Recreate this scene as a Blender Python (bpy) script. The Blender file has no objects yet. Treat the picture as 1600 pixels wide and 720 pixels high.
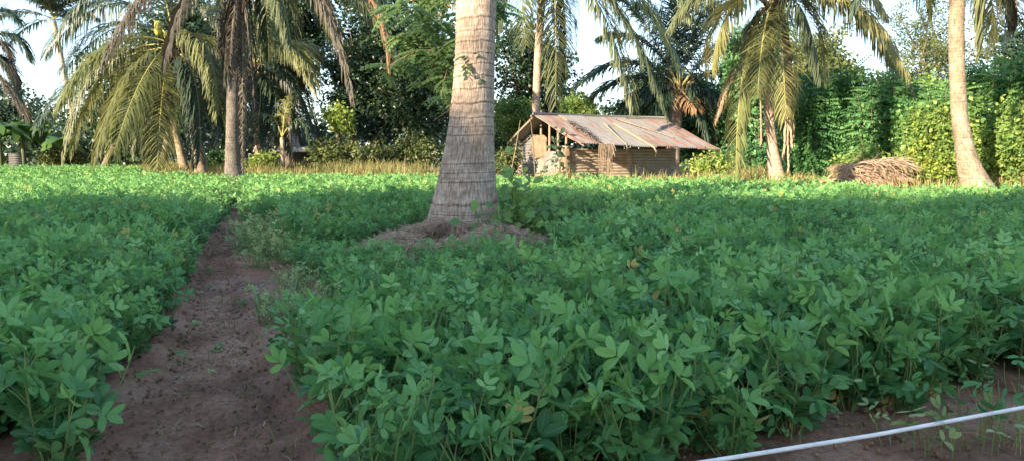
import bpy, math, random
import numpy as np
rs = np.random.RandomState(7)
random.seed(7)
scene = bpy.context.scene
COL = scene.collection
PI = math.pi
rad = math.radians
# ------------------------------------------------------------------ camera
CAMZ, F = 1.0, 1200.0
PITCH = math.atan(119 / F)
def P(px, py, Y):
    """point seen at photo pixel (px,py) (1600x720) at the depth Y along the ground"""
    u, v = (px - 800) / F, -(py - 360) / F
    c, s = math.cos(PITCH), math.sin(PITCH)
    dx, dy, dz = u, c + v * s, v * c - s
    k = Y / dy
    return np.array([dx * k, Y, CAMZ + dz * k])
cam_d = bpy.data.cameras.new('camera'); cam = bpy.data.objects.new('camera', cam_d); COL.objects.link(cam)
cam.location = (0, 0, CAMZ); cam.rotation_euler = (PI / 2 - PITCH, 0, 0)
cam_d.sensor_width = 36; cam_d.lens = 27; cam_d.clip_end = 3000; cam_d.clip_start = 0.05
scene.camera = cam
# ------------------------------------------------------------------ noise
def _hash(ix, iy, seed):
    h = (ix * 374761393 + iy * 668265263 + seed * 974634777) & 0xffffffff
    h = ((h ^ (h >> 13)) * 1274126177) & 0xffffffff
    return ((h ^ (h >> 16)) & 0xffff) / 65535.0
def noise2(x, y, seed=0):
    x = np.asarray(x, float); y = np.asarray(y, float)
    ix = np.floor(x).astype(np.int64); iy = np.floor(y).astype(np.int64)
    fx = x - ix; fy = y - iy
    fx = fx * fx * (3 - 2 * fx); fy = fy * fy * (3 - 2 * fy)
    a = _hash(ix, iy, seed); b = _hash(ix + 1, iy, seed); c = _hash(ix, iy + 1, seed); d = _hash(ix + 1, iy + 1, seed)
    return (a * (1 - fx) + b * fx) * (1 - fy) + (c * (1 - fx) + d * fx) * fy
def fbm(x, y, o=4, seed=0):
    s = 0; a = .5; t = 0
    for i in range(o):
        s = s + a * noise2(x * 2 ** i, y * 2 ** i, seed + i * 7); t += a; a *= .5
    return s / t
def sstep(t): t = np.clip(t, 0, 1); return t * t * (3 - 2 * t)
def nrm(a): return a / np.maximum(np.linalg.norm(a, axis=-1, keepdims=True), 1e-9)
# ------------------------------------------------------------------ mesh tools
class MB:
    """collects quads (numpy) with uv and a per-face tint"""
    def __init__(s): s.V = []; s.Fq = []; s.UV = []; s.T = []; s.n = 0
    def add(s, V, Fq, uv=None, tint=.5):
        V = np.asarray(V, float).reshape(-1, 3); Fq = np.asarray(Fq, int).reshape(-1, 4)
        if uv is None: uv = np.zeros((len(V), 2))
        s.V.append(V); s.Fq.append(Fq + s.n); s.UV.append(np.asarray(uv, float)); s.n += len(V)
        t = np.broadcast_to(np.asarray(tint, float), (len(V),)) if np.ndim(tint) == 0 or len(np.atleast_1d(tint)) == len(V) else np.zeros(len(V))
        s.T.append(np.array(t))
    def scatter(s, tV, tF, tuv, M, L, tint):
        """copies of a template; M (n,3,3) columns are axes, L (n,3)"""
        n, k = len(L), len(tV)
        V = np.einsum('nij,kj->nki', M, tV) + L[:, None, :]
        Fq = (tF[None] + (np.arange(n) * k)[:, None, None]).reshape(-1, 4)
        s.add(V.reshape(-1, 3), Fq, np.tile(tuv, (n, 1)), np.repeat(np.broadcast_to(tint, (n,)), k))
    def mesh(s, name, smooth=True):
        V = np.concatenate(s.V); Fq = np.concatenate(s.Fq); UV = np.concatenate(s.UV); T = np.concatenate(s.T)
        me = bpy.data.meshes.new(name)
        me.vertices.add(len(V)); me.vertices.foreach_set('co', V.astype(np.float32).ravel())
        me.loops.add(len(Fq) * 4); me.loops.foreach_set('vertex_index', Fq.astype(np.int32).ravel())
        me.polygons.add(len(Fq)); me.polygons.foreach_set('loop_start', (np.arange(len(Fq)) * 4).astype(np.int32))
        me.polygons.foreach_set('use_smooth', np.full(len(Fq), smooth))
        uvl = me.uv_layers.new(name='uv'); uvl.data.foreach_set('uv', UV[Fq.ravel()].astype(np.float32).ravel())
        at = me.attributes.new('tint', 'FLOAT', 'POINT'); at.data.foreach_set('value', T.astype(np.float32))
        me.update(calc_edges=True)
        return me
    def build(s, name, mat, parent=None, smooth=True):
        me = s.mesh(name, smooth); me.materials.append(mat)
        return link(name, me, parent)
def link(name, me, parent=None):
    o = bpy.data.objects.new(name, me); COL.objects.link(o)
    if parent is not None: o.parent = parent; o.location = -np.array(parent.location) if parent.get('world') else (0, 0, 0)
    return o
def tag(o, label=None, cat=None, group=None, kind=None):
    if label: o['label'] = label
    if cat: o['category'] = cat
    if group: o['group'] = group
    if kind: o['kind'] = kind
    return o
def thing(name, label, cat, loc=(0, 0, 0), group=None, world=True):
    """Empty at the base; with world=True its parts are given in world coordinates"""
    o = bpy.data.objects.new(name, None); COL.objects.link(o); o.empty_display_size = .2
    o.location = [float(v) for v in loc]
    if world: o['world'] = 1
    tag(o, label, cat, group); return o
def tube(mb, pts, r, n=8, tint=.5, caps=True):
    pts = np.asarray(pts, float); m = len(pts); r = np.broadcast_to(r, (m,)).astype(float)
    T = nrm(np.gradient(pts, axis=0))
    up = np.array([0, 0, 1.0]) if abs(T[0, 2]) < .9 else np.array([1.0, 0, 0])
    A = nrm(np.cross(T, up)); B = np.cross(T, A)
    th = np.linspace(0, 2 * PI, n, endpoint=False)
    ring = A[:, None, :] * np.cos(th)[None, :, None] + B[:, None, :] * np.sin(th)[None, :, None]
    V = pts[:, None, :] + ring * r[:, None, None]
    ln = np.concatenate([[0], np.cumsum(np.linalg.norm(np.diff(pts, axis=0), axis=1))])
    uv = np.stack([np.broadcast_to(th / (2 * PI) * 2 * PI * r.max(), (m, n)), np.broadcast_to(ln[:, None], (m, n))], -1)
    i = np.arange(m - 1)[:, None] * n; j = np.arange(n)[None]; k = (j + 1) % n
    Fq = np.stack([i + j, i + k, i + n + k, i + n + j], -1).reshape(-1, 4)
    V = V.reshape(-1, 3); uv = uv.reshape(-1, 2)
    if caps and n % 2 == 0:
        for b in (0, (m - 1) * n):
            Fc = [[b + q, b + q + 1, b + n - q - 2, b + n - q - 1] for q in range(n // 2 - 1)]
            if b: Fc = [c[::-1] for c in Fc]
            Fq = np.concatenate([Fq, Fc])
    mb.add(V, Fq, uv, tint)
def box(mb, c, ax, ay, az, tint=.5):
    """box with centre c and half-axis vectors"""
    c, ax, ay, az = map(lambda q: np.asarray(q, float), (c, ax, ay, az))
    V = [c + i * ax + j * ay + k * az for k in (-1, 1) for j in (-1, 1) for i in (-1, 1)]
    mb.add(V, [[0, 2, 3, 1], [4, 5, 7, 6], [0, 1, 5, 4], [2, 6, 7, 3], [0, 4, 6, 2], [1, 3, 7, 5]], None, tint)
def bez(a, b, c, n):
    t = np.linspace(0, 1, n)[:, None]; a, b, c = map(np.asarray, (a, b, c))
    return a * (1 - t) ** 2 + 2 * b * t * (1 - t) + c * t * t
def basis(d, up):
    """(n,3,3) columns: side, dir, normal"""
    d = nrm(d); s = nrm(np.cross(d, up)); z = np.cross(s, d)
    return np.stack([s, d, z], -1)
def rdir(n): return nrm(rs.normal(size=(n, 3)))
# ------------------------------------------------------------------ materials
def mat(name):
    m = bpy.data.materials.new(name); m.use_nodes = True
    nt = m.node_tree; nt.nodes.clear()
    return m, nt, nt.nodes, nt.links
def N(nt, t, **kw):
    n = nt.nodes.new(t)
    for k, v in kw.items():
        if k.startswith('i_'): n.inputs[k[2:].replace('_', ' ')].default_value = v
        else: setattr(n, k, v)
    return n
def ramp(nt, fac, stops):
    r = N(nt, 'ShaderNodeValToRGB'); e = r.color_ramp.elements
    while len(e) < len(stops): e.new(.5)
    for q, (p, c) in zip(e, stops): q.position = p; q.color = (*c, 1)
    nt.links.new(fac, r.inputs[0]); return r.outputs[0]
def leaf_mat(name, stops, trans=.35, rough=.5, spec=.4, vein=None, back=1.25, obj=.35, tcol=1.6, soft=0.0, patch=0):
    m, nt, nn, L = mat(name)
    at = N(nt, 'ShaderNodeAttribute', attribute_name='tint')
    oi = N(nt, 'ShaderNodeObjectInfo')
    mx = N(nt, 'ShaderNodeMath', operation='MULTIPLY_ADD'); L.new(oi.outputs['Random'], mx.inputs[0]); mx.inputs[1].default_value = obj
    md = N(nt, 'ShaderNodeMath', operation='MULTIPLY'); L.new(at.outputs['Fac'], md.inputs[0]); md.inputs[1].default_value = 1 - obj
    L.new(md.outputs[0], mx.inputs[2]); fac = mx.outputs[0]
    if patch:
        g = N(nt, 'ShaderNodeNewGeometry'); nz = N(nt, 'ShaderNodeTexNoise'); nz.inputs['Scale'].default_value = 1.1; nz.inputs['Detail'].default_value = 3
        L.new(g.outputs['Position'], nz.inputs['Vector'])
        pa = N(nt, 'ShaderNodeMath', operation='MULTIPLY_ADD'); L.new(nz.outputs['Fac'], pa.inputs[0]); pa.inputs[1].default_value = patch * 2; pa.inputs[2].default_value = -patch
        ad = N(nt, 'ShaderNodeMath', operation='ADD', use_clamp=True); L.new(fac, ad.inputs[0]); L.new(pa.outputs[0], ad.inputs[1]); fac = ad.outputs[0]
    c = ramp(nt, fac, stops)
    if vein:
        uv = N(nt, 'ShaderNodeUVMap'); sx = N(nt, 'ShaderNodeSeparateXYZ'); L.new(uv.outputs[0], sx.inputs[0])
        a = N(nt, 'ShaderNodeMath', operation='SUBTRACT'); L.new(sx.outputs[0], a.inputs[0]); a.inputs[1].default_value = .5
        b = N(nt, 'ShaderNodeMath', operation='ABSOLUTE'); L.new(a.outputs[0], b.inputs[0])
        mr = N(nt, 'ShaderNodeMapRange'); L.new(b.outputs[0], mr.inputs[0]); mr.inputs[1].default_value = .015; mr.inputs[2].default_value = .07; mr.inputs[3].default_value = .8; mr.inputs[4].default_value = 0
        # side veins running forward from the midrib
        sv = N(nt, 'ShaderNodeMath', operation='MULTIPLY_ADD'); L.new(b.outputs[0], sv.inputs[0]); sv.inputs[1].default_value = -9.0
        v9 = N(nt, 'ShaderNodeMath', operation='MULTIPLY'); L.new(sx.outputs[1], v9.inputs[0]); v9.inputs[1].default_value = 16
        L.new(v9.outputs[0], sv.inputs[2])
        fr = N(nt, 'ShaderNodeMath', operation='FRACT'); L.new(sv.outputs[0], fr.inputs[0])
        m2 = N(nt, 'ShaderNodeMapRange'); L.new(fr.outputs[0], m2.inputs[0]); m2.inputs[1].default_value = .8; m2.inputs[2].default_value = 1; m2.inputs[3].default_value = 0; m2.inputs[4].default_value = .22
        mm = N(nt, 'ShaderNodeMath', operation='MAXIMUM'); L.new(mr.outputs[0], mm.inputs[0]); L.new(m2.outputs[0], mm.inputs[1])
        mix = N(nt, 'ShaderNodeMix', data_type='RGBA'); L.new(mm.outputs[0], mix.inputs[0]); L.new(c, mix.inputs[6]); mix.inputs[7].default_value = (*vein, 1)
        c = mix.outputs[2]
    ge = N(nt, 'ShaderNodeNewGeometry')
    hs = N(nt, 'ShaderNodeHueSaturation'); hs.inputs['Saturation'].default_value = .92; hs.inputs['Value'].default_value = back; L.new(c, hs.inputs['Color'])
    bm = N(nt, 'ShaderNodeMix', data_type='RGBA'); L.new(ge.outputs['Backfacing'], bm.inputs[0]); L.new(c, bm.inputs[6]); L.new(hs.outputs[0], bm.inputs[7]); c2 = bm.outputs[2]
    p = N(nt, 'ShaderNodeBsdfPrincipled'); L.new(c2, p.inputs['Base Color']); p.inputs['Roughness'].default_value = rough; p.inputs['Specular IOR Level'].default_value = spec
    t = N(nt, 'ShaderNodeBsdfTranslucent')
    h2 = N(nt, 'ShaderNodeHueSaturation'); h2.inputs['Hue'].default_value = .485; h2.inputs['Value'].default_value = tcol; h2.inputs['Saturation'].default_value = 1.05; L.new(c, h2.inputs['Color']); L.new(h2.outputs[0], t.inputs[0])
    ms = N(nt, 'ShaderNodeMixShader'); ms.inputs[0].default_value = trans; L.new(p.outputs[0], ms.inputs[1]); L.new(t.outputs[0], ms.inputs[2])
    o = N(nt, 'ShaderNodeOutputMaterial'); L.new(ms.outputs[0], o.inputs[0])
    return m
def rough_mat(name, stops, scale=(8, 8, 8), detail=6, rough=.9, bump=.4, bscale=None, bdist=.02, coords='Object', tintmul=None, spec=.2, metal=0):
    """noise-driven surface; tintmul=(lo,hi) multiplies by the tint attribute"""
    m, nt, nn, L = mat(name)
    tc = N(nt, 'ShaderNodeTexCoord'); mp = N(nt, 'ShaderNodeMapping'); mp.inputs['Scale'].default_value = scale
    L.new(tc.outputs[coords], mp.inputs[0])
    nz = N(nt, 'ShaderNodeTexNoise'); nz.inputs['Scale'].default_value = 1; nz.inputs['Detail'].default_value = detail; nz.inputs['Roughness'].default_value = .62
    L.new(mp.outputs[0], nz.inputs['Vector'])
    c = ramp(nt, nz.outputs['Fac'], stops)
    if tintmul:
        at = N(nt, 'ShaderNodeAttribute', attribute_name='tint')
        mr = N(nt, 'ShaderNodeMapRange'); L.new(at.outputs['Fac'], mr.inputs[0]); mr.inputs[3].default_value = tintmul[0]; mr.inputs[4].default_value = tintmul[1]
        vm = N(nt, 'ShaderNodeVectorMath', operation='SCALE'); L.new(c, vm.inputs[0]); L.new(mr.outputs[0], vm.inputs['Scale']); c = vm.outputs[0]
    p = N(nt, 'ShaderNodeBsdfPrincipled'); L.new(c, p.inputs['Base Color']); p.inputs['Roughness'].default_value = rough; p.inputs['Specular IOR Level'].default_value = spec; p.inputs['Metallic'].default_value = metal
    if bump:
        mp2 = N(nt, 'ShaderNodeMapping'); mp2.inputs['Scale'].default_value = bscale or tuple(s * 3 for s in scale); L.new(tc.outputs[coords], mp2.inputs[0])
        n2 = N(nt, 'ShaderNodeTexNoise'); n2.inputs['Scale'].default_value = 1; n2.inputs['Detail'].default_value = 6; n2.inputs['Roughness'].default_value = .65; L.new(mp2.outputs[0], n2.inputs['Vector'])
        bp = N(nt, 'ShaderNodeBump'); bp.inputs['Strength'].default_value = bump; bp.inputs['Distance'].default_value = bdist; L.new(n2.outputs['Fac'], bp.inputs['Height']); L.new(bp.outputs[0], p.inputs['Normal'])
    o = N(nt, 'ShaderNodeOutputMaterial'); L.new(p.outputs[0], o.inputs[0])
    return m
M = {}
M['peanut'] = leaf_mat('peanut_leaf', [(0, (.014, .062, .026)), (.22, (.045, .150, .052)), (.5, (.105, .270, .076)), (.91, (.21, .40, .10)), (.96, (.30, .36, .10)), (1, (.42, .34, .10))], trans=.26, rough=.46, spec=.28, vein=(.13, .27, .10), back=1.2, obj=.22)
M['peanut_pale'] = leaf_mat('pale_peanut_leaf', [(0, (.14, .24, .08)), (.6, (.26, .35, .13)), (.85, (.42, .45, .16)), (1, (.52, .44, .14))], trans=.28, rough=.5, vein=(.25, .34, .16), back=1.2)
M['stem'] = rough_mat('green_stem', [(.3, (.13, .20, .06)), (.7, (.20, .26, .09))], rough=.6, bump=0)
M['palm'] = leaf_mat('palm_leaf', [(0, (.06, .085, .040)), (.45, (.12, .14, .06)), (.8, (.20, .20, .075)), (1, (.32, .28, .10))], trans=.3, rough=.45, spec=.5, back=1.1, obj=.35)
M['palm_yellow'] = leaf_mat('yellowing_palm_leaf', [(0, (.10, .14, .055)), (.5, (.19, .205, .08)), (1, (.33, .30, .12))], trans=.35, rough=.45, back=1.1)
M['palm_shaded'] = leaf_mat('shade_toned_palm_leaf', [(0, (.022, .045, .030)), (.6, (.045, .075, .042)), (1, (.09, .12, .05))], trans=.2, rough=.42, back=1.1)  # darker green that paints shade into the fronds of the low palm
M['palm_dead'] = leaf_mat('dead_palm_leaf', [(0, (.24, .17, .11)), (.6, (.42, .30, .20)), (1, (.56, .41, .27))], trans=.15, rough=.8, spec=.1, back=1.0, tcol=1.1)
M['palm_rust'] = leaf_mat('rusty_palm_leaf', [(0, (.22, .12, .06)), (1, (.52, .30, .14))], trans=.15, rough=.8, spec=.1, back=1.0, tcol=1.1)
M['palm_old'] = leaf_mat('old_grey_palm_leaf', [(0, (.06, .055, .048)), (.6, (.13, .115, .09)), (1, (.24, .21, .16))], trans=.12, rough=.8, spec=.1, back=1.0, tcol=1.1)
M['rachis'] = rough_mat('frond_stalk', [(.3, (.20, .20, .06)), (.7, (.32, .28, .10))], rough=.5, bump=0)
M['rachis_dead'] = rough_mat('dead_frond_stalk', [(.3, (.22, .15, .09)), (.7, (.38, .28, .18))], rough=.8, bump=0)
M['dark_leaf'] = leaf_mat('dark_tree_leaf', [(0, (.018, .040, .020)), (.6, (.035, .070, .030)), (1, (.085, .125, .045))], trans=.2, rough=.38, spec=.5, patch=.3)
M['neem'] = leaf_mat('neem_leaf', [(0, (.06, .12, .05)), (.6, (.11, .19, .07)), (1, (.20, .27, .10))], trans=.4, rough=.5)
M['banana_stem'] = rough_mat('banana_stem', [(.3, (.06, .08, .035)), (.7, (.14, .13, .07))], rough=.8)
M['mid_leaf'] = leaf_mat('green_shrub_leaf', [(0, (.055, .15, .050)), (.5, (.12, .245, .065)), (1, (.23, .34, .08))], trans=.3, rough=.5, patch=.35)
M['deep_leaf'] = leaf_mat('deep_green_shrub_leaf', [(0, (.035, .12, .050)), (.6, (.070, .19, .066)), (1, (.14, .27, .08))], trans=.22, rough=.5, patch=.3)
M['lime_leaf'] = leaf_mat('lime_vine_leaf', [(0, (.08, .17, .045)), (.5, (.19, .28, .06)), (.85, (.32, .36, .07)), (1, (.36, .34, .07))], trans=.35, rough=.5, patch=.3)
M['olive_leaf'] = leaf_mat('olive_tree_leaf', [(0, (.05, .075, .025)), (.6, (.11, .14, .04)), (1, (.20, .22, .07))], trans=.3, rough=.5, patch=.3)
M['banana'] = leaf_mat('banana_leaf', [(0, (.05, .12, .04)), (.8, (.10, .18, .05)), (1, (.34, .30, .08))], trans=.35, rough=.4)
M['grass'] = leaf_mat('dry_grass_blade', [(0, (.10, .13, .04)), (.45, (.24, .22, .08)), (1, (.46, .38, .19))], trans=.25, rough=.8, spec=.1, patch=.35)
M['straw'] = leaf_mat('straw_litter', [(0, (.22, .14, .09)), (.5, (.40, .28, .19)), (1, (.60, .46, .32))], trans=.05, rough=.9, spec=.1, tcol=1)
M['bark'] = rough_mat('tree_bark', [(.3, (.10, .08, .06)), (.7, (.24, .19, .14))], scale=(6, 6, 2), rough=.9, bump=.5)
M['bark_red'] = rough_mat('reddish_bark', [(.3, (.22, .12, .07)), (.7, (.38, .22, .13))], scale=(6, 6, 2), rough=.9)
M['twig'] = rough_mat('dry_twig', [(.3, (.10, .08, .055)), (.7, (.20, .16, .11))], rough=.9, bump=0)
M['wood'] = rough_mat('weathered_wood', [(.3, (.17, .13, .09)), (.7, (.36, .29, .21))], scale=(20, 20, 20), rough=.85, bump=.3)
M['mud'] = rough_mat('yellow_mud', [(.3, (.15, .11, .07)), (.7, (.27, .20, .135))], scale=(5, 5, 5), rough=.95, bump=.6)
M['plaster'] = rough_mat('dirty_white_board', [(.3, (.13, .12, .11)), (.6, (.23, .215, .20))], scale=(4, 4, 4), rough=.9)
M['white'] = rough_mat('white_plastic', [(.3, (.42, .40, .37)), (.42, (.68, .65, .60)), (.65, (.80, .765, .71))], scale=(14, 14, 40), rough=.35, bump=.15, spec=.5)
M['whitewall'] = rough_mat('whitewashed_wall', [(.3, (.55, .54, .51)), (.7, (.75, .74, .70))], scale=(2, 2, 2), rough=.9)
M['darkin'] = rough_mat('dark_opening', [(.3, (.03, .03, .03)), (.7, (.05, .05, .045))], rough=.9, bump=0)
M['coconut'] = rough_mat('coconut_husk', [(.3, (.22, .26, .05)), (.7, (.50, .42, .08))], rough=.45, bump=0)
M['fibre'] = leaf_mat('palm_fibre', [(0, (.06, .045, .03)), (1, (.16, .11, .07))], trans=.05, rough=.9, spec=.1, tcol=1)
M['stone'] = rough_mat('pebble', [(.3, (.09, .055, .04)), (.7, (.20, .14, .105))], scale=(30, 30, 30), rough=.9)
def trunk_mat(name, c1, c2, c3):
    m, nt, nn, L = mat(name)
    uv = N(nt, 'ShaderNodeUVMap')
    def nz(sc, det=5, ro=.6):
        mp = N(nt, 'ShaderNodeMapping'); mp.inputs['Scale'].default_value = sc; L.new(uv.outputs[0], mp.inputs[0])
        n = N(nt, 'ShaderNodeTexNoise'); n.inputs['Scale'].default_value = 1; n.inputs['Detail'].default_value = det; n.inputs['Roughness'].default_value = ro; L.new(mp.outputs[0], n.inputs['Vector']); return n.outputs['Fac']
    fine = nz((75, 9, 1)); big = nz((5, 3, 1), 4); blotch = nz((14, 16, 1), 6, .7)
    c = ramp(nt, big, [(.3, c1), (.55, c2), (.75, c3)])
    fr = N(nt, 'ShaderNodeMapRange'); L.new(fine, fr.inputs[0]); fr.inputs[1].default_value = .33; fr.inputs[2].default_value = .62; fr.inputs[3].default_value = .42; fr.inputs[4].default_value = 1.1
    br = N(nt, 'ShaderNodeMapRange'); L.new(blotch, br.inputs[0]); br.inputs[1].default_value = .3; br.inputs[2].default_value = .7; br.inputs[3].default_value = .74; br.inputs[4].default_value = 1.3
    at = N(nt, 'ShaderNodeAttribute', attribute_name='tint')
    k = N(nt, 'ShaderNodeMath', operation='MULTIPLY'); L.new(fr.outputs[0], k.inputs[0]); L.new(br.outputs[0], k.inputs[1])
    k2 = N(nt, 'ShaderNodeMath', operation='MULTIPLY'); L.new(k.outputs[0], k2.inputs[0]); L.new(at.outputs['Fac'], k2.inputs[1])
    vm = N(nt, 'ShaderNodeVectorMath', operation='SCALE'); L.new(c, vm.inputs[0]); L.new(k2.outputs[0], vm.inputs['Scale'])
    p = N(nt, 'ShaderNodeBsdfPrincipled'); L.new(vm.outputs[0], p.inputs['Base Color']); p.inputs['Roughness'].default_value = .9; p.inputs['Specular IOR Level'].default_value = .15
    bp = N(nt, 'ShaderNodeBump'); bp.inputs['Strength'].default_value = .7; bp.inputs['Distance'].default_value = .012; L.new(k2.outputs[0], bp.inputs['Height']); L.new(bp.outputs[0], p.inputs['Normal'])
    o = N(nt, 'ShaderNodeOutputMaterial'); L.new(p.outputs[0], o.inputs[0]); return m
M['trunk'] = trunk_mat('coconut_bark', (.38, .28, .205), (.50, .385, .295), (.58, .475, .385))
M['trunk_shaded'] = trunk_mat('shade_toned_coconut_bark', (.13, .11, .095), (.19, .165, .14), (.26, .23, .20))  # bark colour lowered to paint shade onto the tall straight trunk
M['trunk_pale'] = trunk_mat('pale_coconut_bark', (.25, .19, .13), (.38, .30, .21), (.52, .44, .33))
# corrugated iron with rust
def iron_mat(name, grey, rust_amt, rust=((.18, .06, .03), (.38, .17, .10)), metal=.25):
    m, nt, nn, L = mat(name)
    tc = N(nt, 'ShaderNodeTexCoord'); uv = N(nt, 'ShaderNodeUVMap')
    def nz(src, sc, det=6, ro=.65):
        mp = N(nt, 'ShaderNodeMapping'); mp.inputs['Scale'].default_value = sc; L.new(src, mp.inputs[0])
        n = N(nt, 'ShaderNodeTexNoise'); n.inputs['Scale'].default_value = 1; n.inputs['Detail'].default_value = det; n.inputs['Roughness'].default_value = ro; L.new(mp.outputs[0], n.inputs['Vector']); return n.outputs['Fac']
    a = nz(uv.outputs[0], (3.2, .9, 1)); b = nz(uv.outputs[0], (14, 2.5, 1))
    cr = ramp(nt, b, [(.3, rust[0]), (.7, rust[1])]); cg = ramp(nt, b, [(.3, tuple(g * .72 for g in grey)), (.7, grey)])
    mr = N(nt, 'ShaderNodeMapRange'); L.new(a, mr.inputs[0]); mr.inputs[1].default_value = .62 - rust_amt * .45; mr.inputs[2].default_value = .70 - rust_amt * .45
    mx = N(nt, 'ShaderNodeMix', data_type='RGBA'); L.new(mr.outputs[0], mx.inputs[0]); L.new(cg, mx.inputs[6]); L.new(cr, mx.inputs[7])
    p = N(nt, 'ShaderNodeBsdfPrincipled'); L.new(mx.outputs[2], p.inputs['Base Color']); p.inputs['Roughness'].default_value = .55; p.inputs['Metallic'].default_value = metal; p.inputs['Specular IOR Level'].default_value = .3
    o = N(nt, 'ShaderNodeOutputMaterial'); L.new(p.outputs[0], o.inputs[0]); return m
M['iron'] = iron_mat('grey_corrugated_iron', (.25, .24, .23), .12)
M['iron_rusty'] = iron_mat('rusty_corrugated_iron', (.27, .245, .23), .46, ((.15, .085, .065), (.27, .185, .15)))
M['iron_half'] = iron_mat('streaky_corrugated_iron', (.26, .245, .23), .24, ((.15, .085, .065), (.27, .185, .15)))
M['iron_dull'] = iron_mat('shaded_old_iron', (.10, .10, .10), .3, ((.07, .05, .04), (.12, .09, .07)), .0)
M['iron_wall'] = iron_mat('dusty_corrugated_iron', (.42, .345, .265), .25, ((.22, .14, .095), (.34, .25, .17)), .0)
M['iron_wall_dark'] = iron_mat('dull_corrugated_iron', (.30, .30, .27), .25, ((.20, .15, .10), (.34, .27, .19)), .0)
# soil
def soil_mat():
    m, nt, nn, L = mat('soil')
    g = N(nt, 'ShaderNodeNewGeometry')
    def nz(s, det=6, ro=.6):
        n = N(nt, 'ShaderNodeTexNoise'); n.inputs['Scale'].default_value = s; n.inputs['Detail'].default_value = det; n.inputs['Roughness'].default_value = ro; L.new(g.outputs['Position'], n.inputs['Vector']); return n.outputs['Fac']
    a = nz(1.6); b = nz(34, 5, .7); w = nz(.9, 3)
    c = ramp(nt, a, [(.3, (.115, .056, .034)), (.48, (.26, .130, .078)), (.66, (.43, .26, .175))])
    r = ramp(nt, b, [(.32, (.55, .53, .52)), (.55, (1, 1, 1)), (.8, (1.35, 1.2, 1.1))])
    mu = N(nt, 'ShaderNodeMix', data_type='RGBA', blend_type='MULTIPLY'); mu.inputs[0].default_value = 1; L.new(c, mu.inputs[6]); L.new(r, mu.inputs[7])
    # dry grass colour beyond the crop, by the tint attribute
    at = N(nt, 'ShaderNodeAttribute', attribute_name='tint')
    dg = ramp(nt, b, [(.3, (.13, .11, .05)), (.7, (.30, .23, .12))])
    mx = N(nt, 'ShaderNodeMix', data_type='RGBA'); L.new(at.outputs['Fac'], mx.inputs[0]); L.new(mu.outputs[2], mx.inputs[6]); L.new(dg, mx.inputs[7])
    p = N(nt, 'ShaderNodeBsdfPrincipled'); L.new(mx.outputs[2], p.inputs['Base Color']); p.inputs['Specular IOR Level'].default_value = .3
    rr = N(nt, 'ShaderNodeMapRange'); L.new(w, rr.inputs[0]); rr.inputs[1].default_value = .35; rr.inputs[2].default_value = .6; rr.inputs[3].default_value = .55; rr.inputs[4].default_value = .95; L.new(rr.outputs[0], p.inputs['Roughness'])
    f = nz(130, 4, .7); ad = N(nt, 'ShaderNodeMath', operation='MULTIPLY_ADD'); L.new(f, ad.inputs[0]); ad.inputs[1].default_value = .35; L.new(b, ad.inputs[2])
    bp = N(nt, 'ShaderNodeBump'); bp.inputs['Strength'].default_value = .7; bp.inputs['Distance'].default_value = .018; L.new(ad.outputs[0], bp.inputs['Height']); L.new(bp.outputs[0], p.inputs['Normal'])
    o = N(nt, 'ShaderNodeOutputMaterial'); L.new(p.outputs[0], o.inputs[0]); return m
M['soil'] = soil_mat()
# ------------------------------------------------------------------ terrain
EX = np.array([-80, -24.7, -16.9, -10.6, -2.4, 1.06, 4.15, 5.85, 6.95, 8.6, 20, 80.]); EY = np.array([44, 37, 35.0, 22.3, 20.5, 18.3, 16.8, 15.6, 14.2, 12.8, 11.5, 11.5])
def edgeY(x): return np.interp(x, EX, EY)
def pathX(y): return -.24 - .345 * y + .07 * np.sin(y * .55 + .4)
def pathW(y): return np.interp(y, [1.5, 2.5, 3, 3.7, 4.6, 8, 11, 13, 25], [.36, .37, .36, .27, .18, .13, .10, .05, .02])
def frontY(x): return np.interp(x, [-3.2, -1.9, -1.55, -.66, -.55, .3, .75, 2.4, 4.5, 20], [2.1, 2.1, 2.3, 2.3, 1.95, 2.05, 2.45, 3.3, 4.1, 9])
PALM = P(724, 380, 8.2); PALM[2] = 0
def ground(x, y):
    x = np.asarray(x, float); y = np.asarray(y, float)
    e = y - edgeY(x)
    z = .28 * sstep(e / 1.6)
    dp = np.abs(x - pathX(y)) / pathW(y)
    infield = (1 - sstep(e / .5))
    z = z - .05 * (1 - sstep((dp - .7) / .8)) * infield
    z = z + .05 * (fbm(x * 3.2, y * 3.2, 2, 51) - .5) * (1 - sstep((dp - 1) / .5)) * infield - .022 * sstep((noise2(x * 7 + 3, y * 4.5, 57) - .62) / .15) * (1 - sstep((dp - .8) / .4))
    z = z + (.05 * (fbm(x * 1.3, y * 1.3, 3, 3) - .5) + .034 * (fbm(x * 6, y * 6, 4, 9) - .5) + .016 * (fbm(x * 25, y * 25, 3, 5) - .5)) * np.exp(-np.maximum(y - 14, 0) * .1)
    # crumbly ridge at the foot of the plants
    z = z + .035 * np.exp(-((dp - 1.25) / .3) ** 2) * infield * fbm(x * 5, y * 5, 3, 21)
    d = np.hypot(x - PALM[0], y - PALM[1]); z = z + .11 * (.6 + .8 * fbm(x * 2.5, y * 2.5, 3, 88)) * np.exp(-(d / .85) ** 2)
    return z
def axis(lo, hi, step, far, grow=1.09):
    a = list(np.arange(lo, hi, step)); s = step; v = a[-1]
    while v < far: s *= grow; v += s; a.append(v)
    s = step; v = lo; b = []
    while v > -far: s *= grow; v -= s; b.append(v)
    return np.array(b[::-1] + a)
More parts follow.
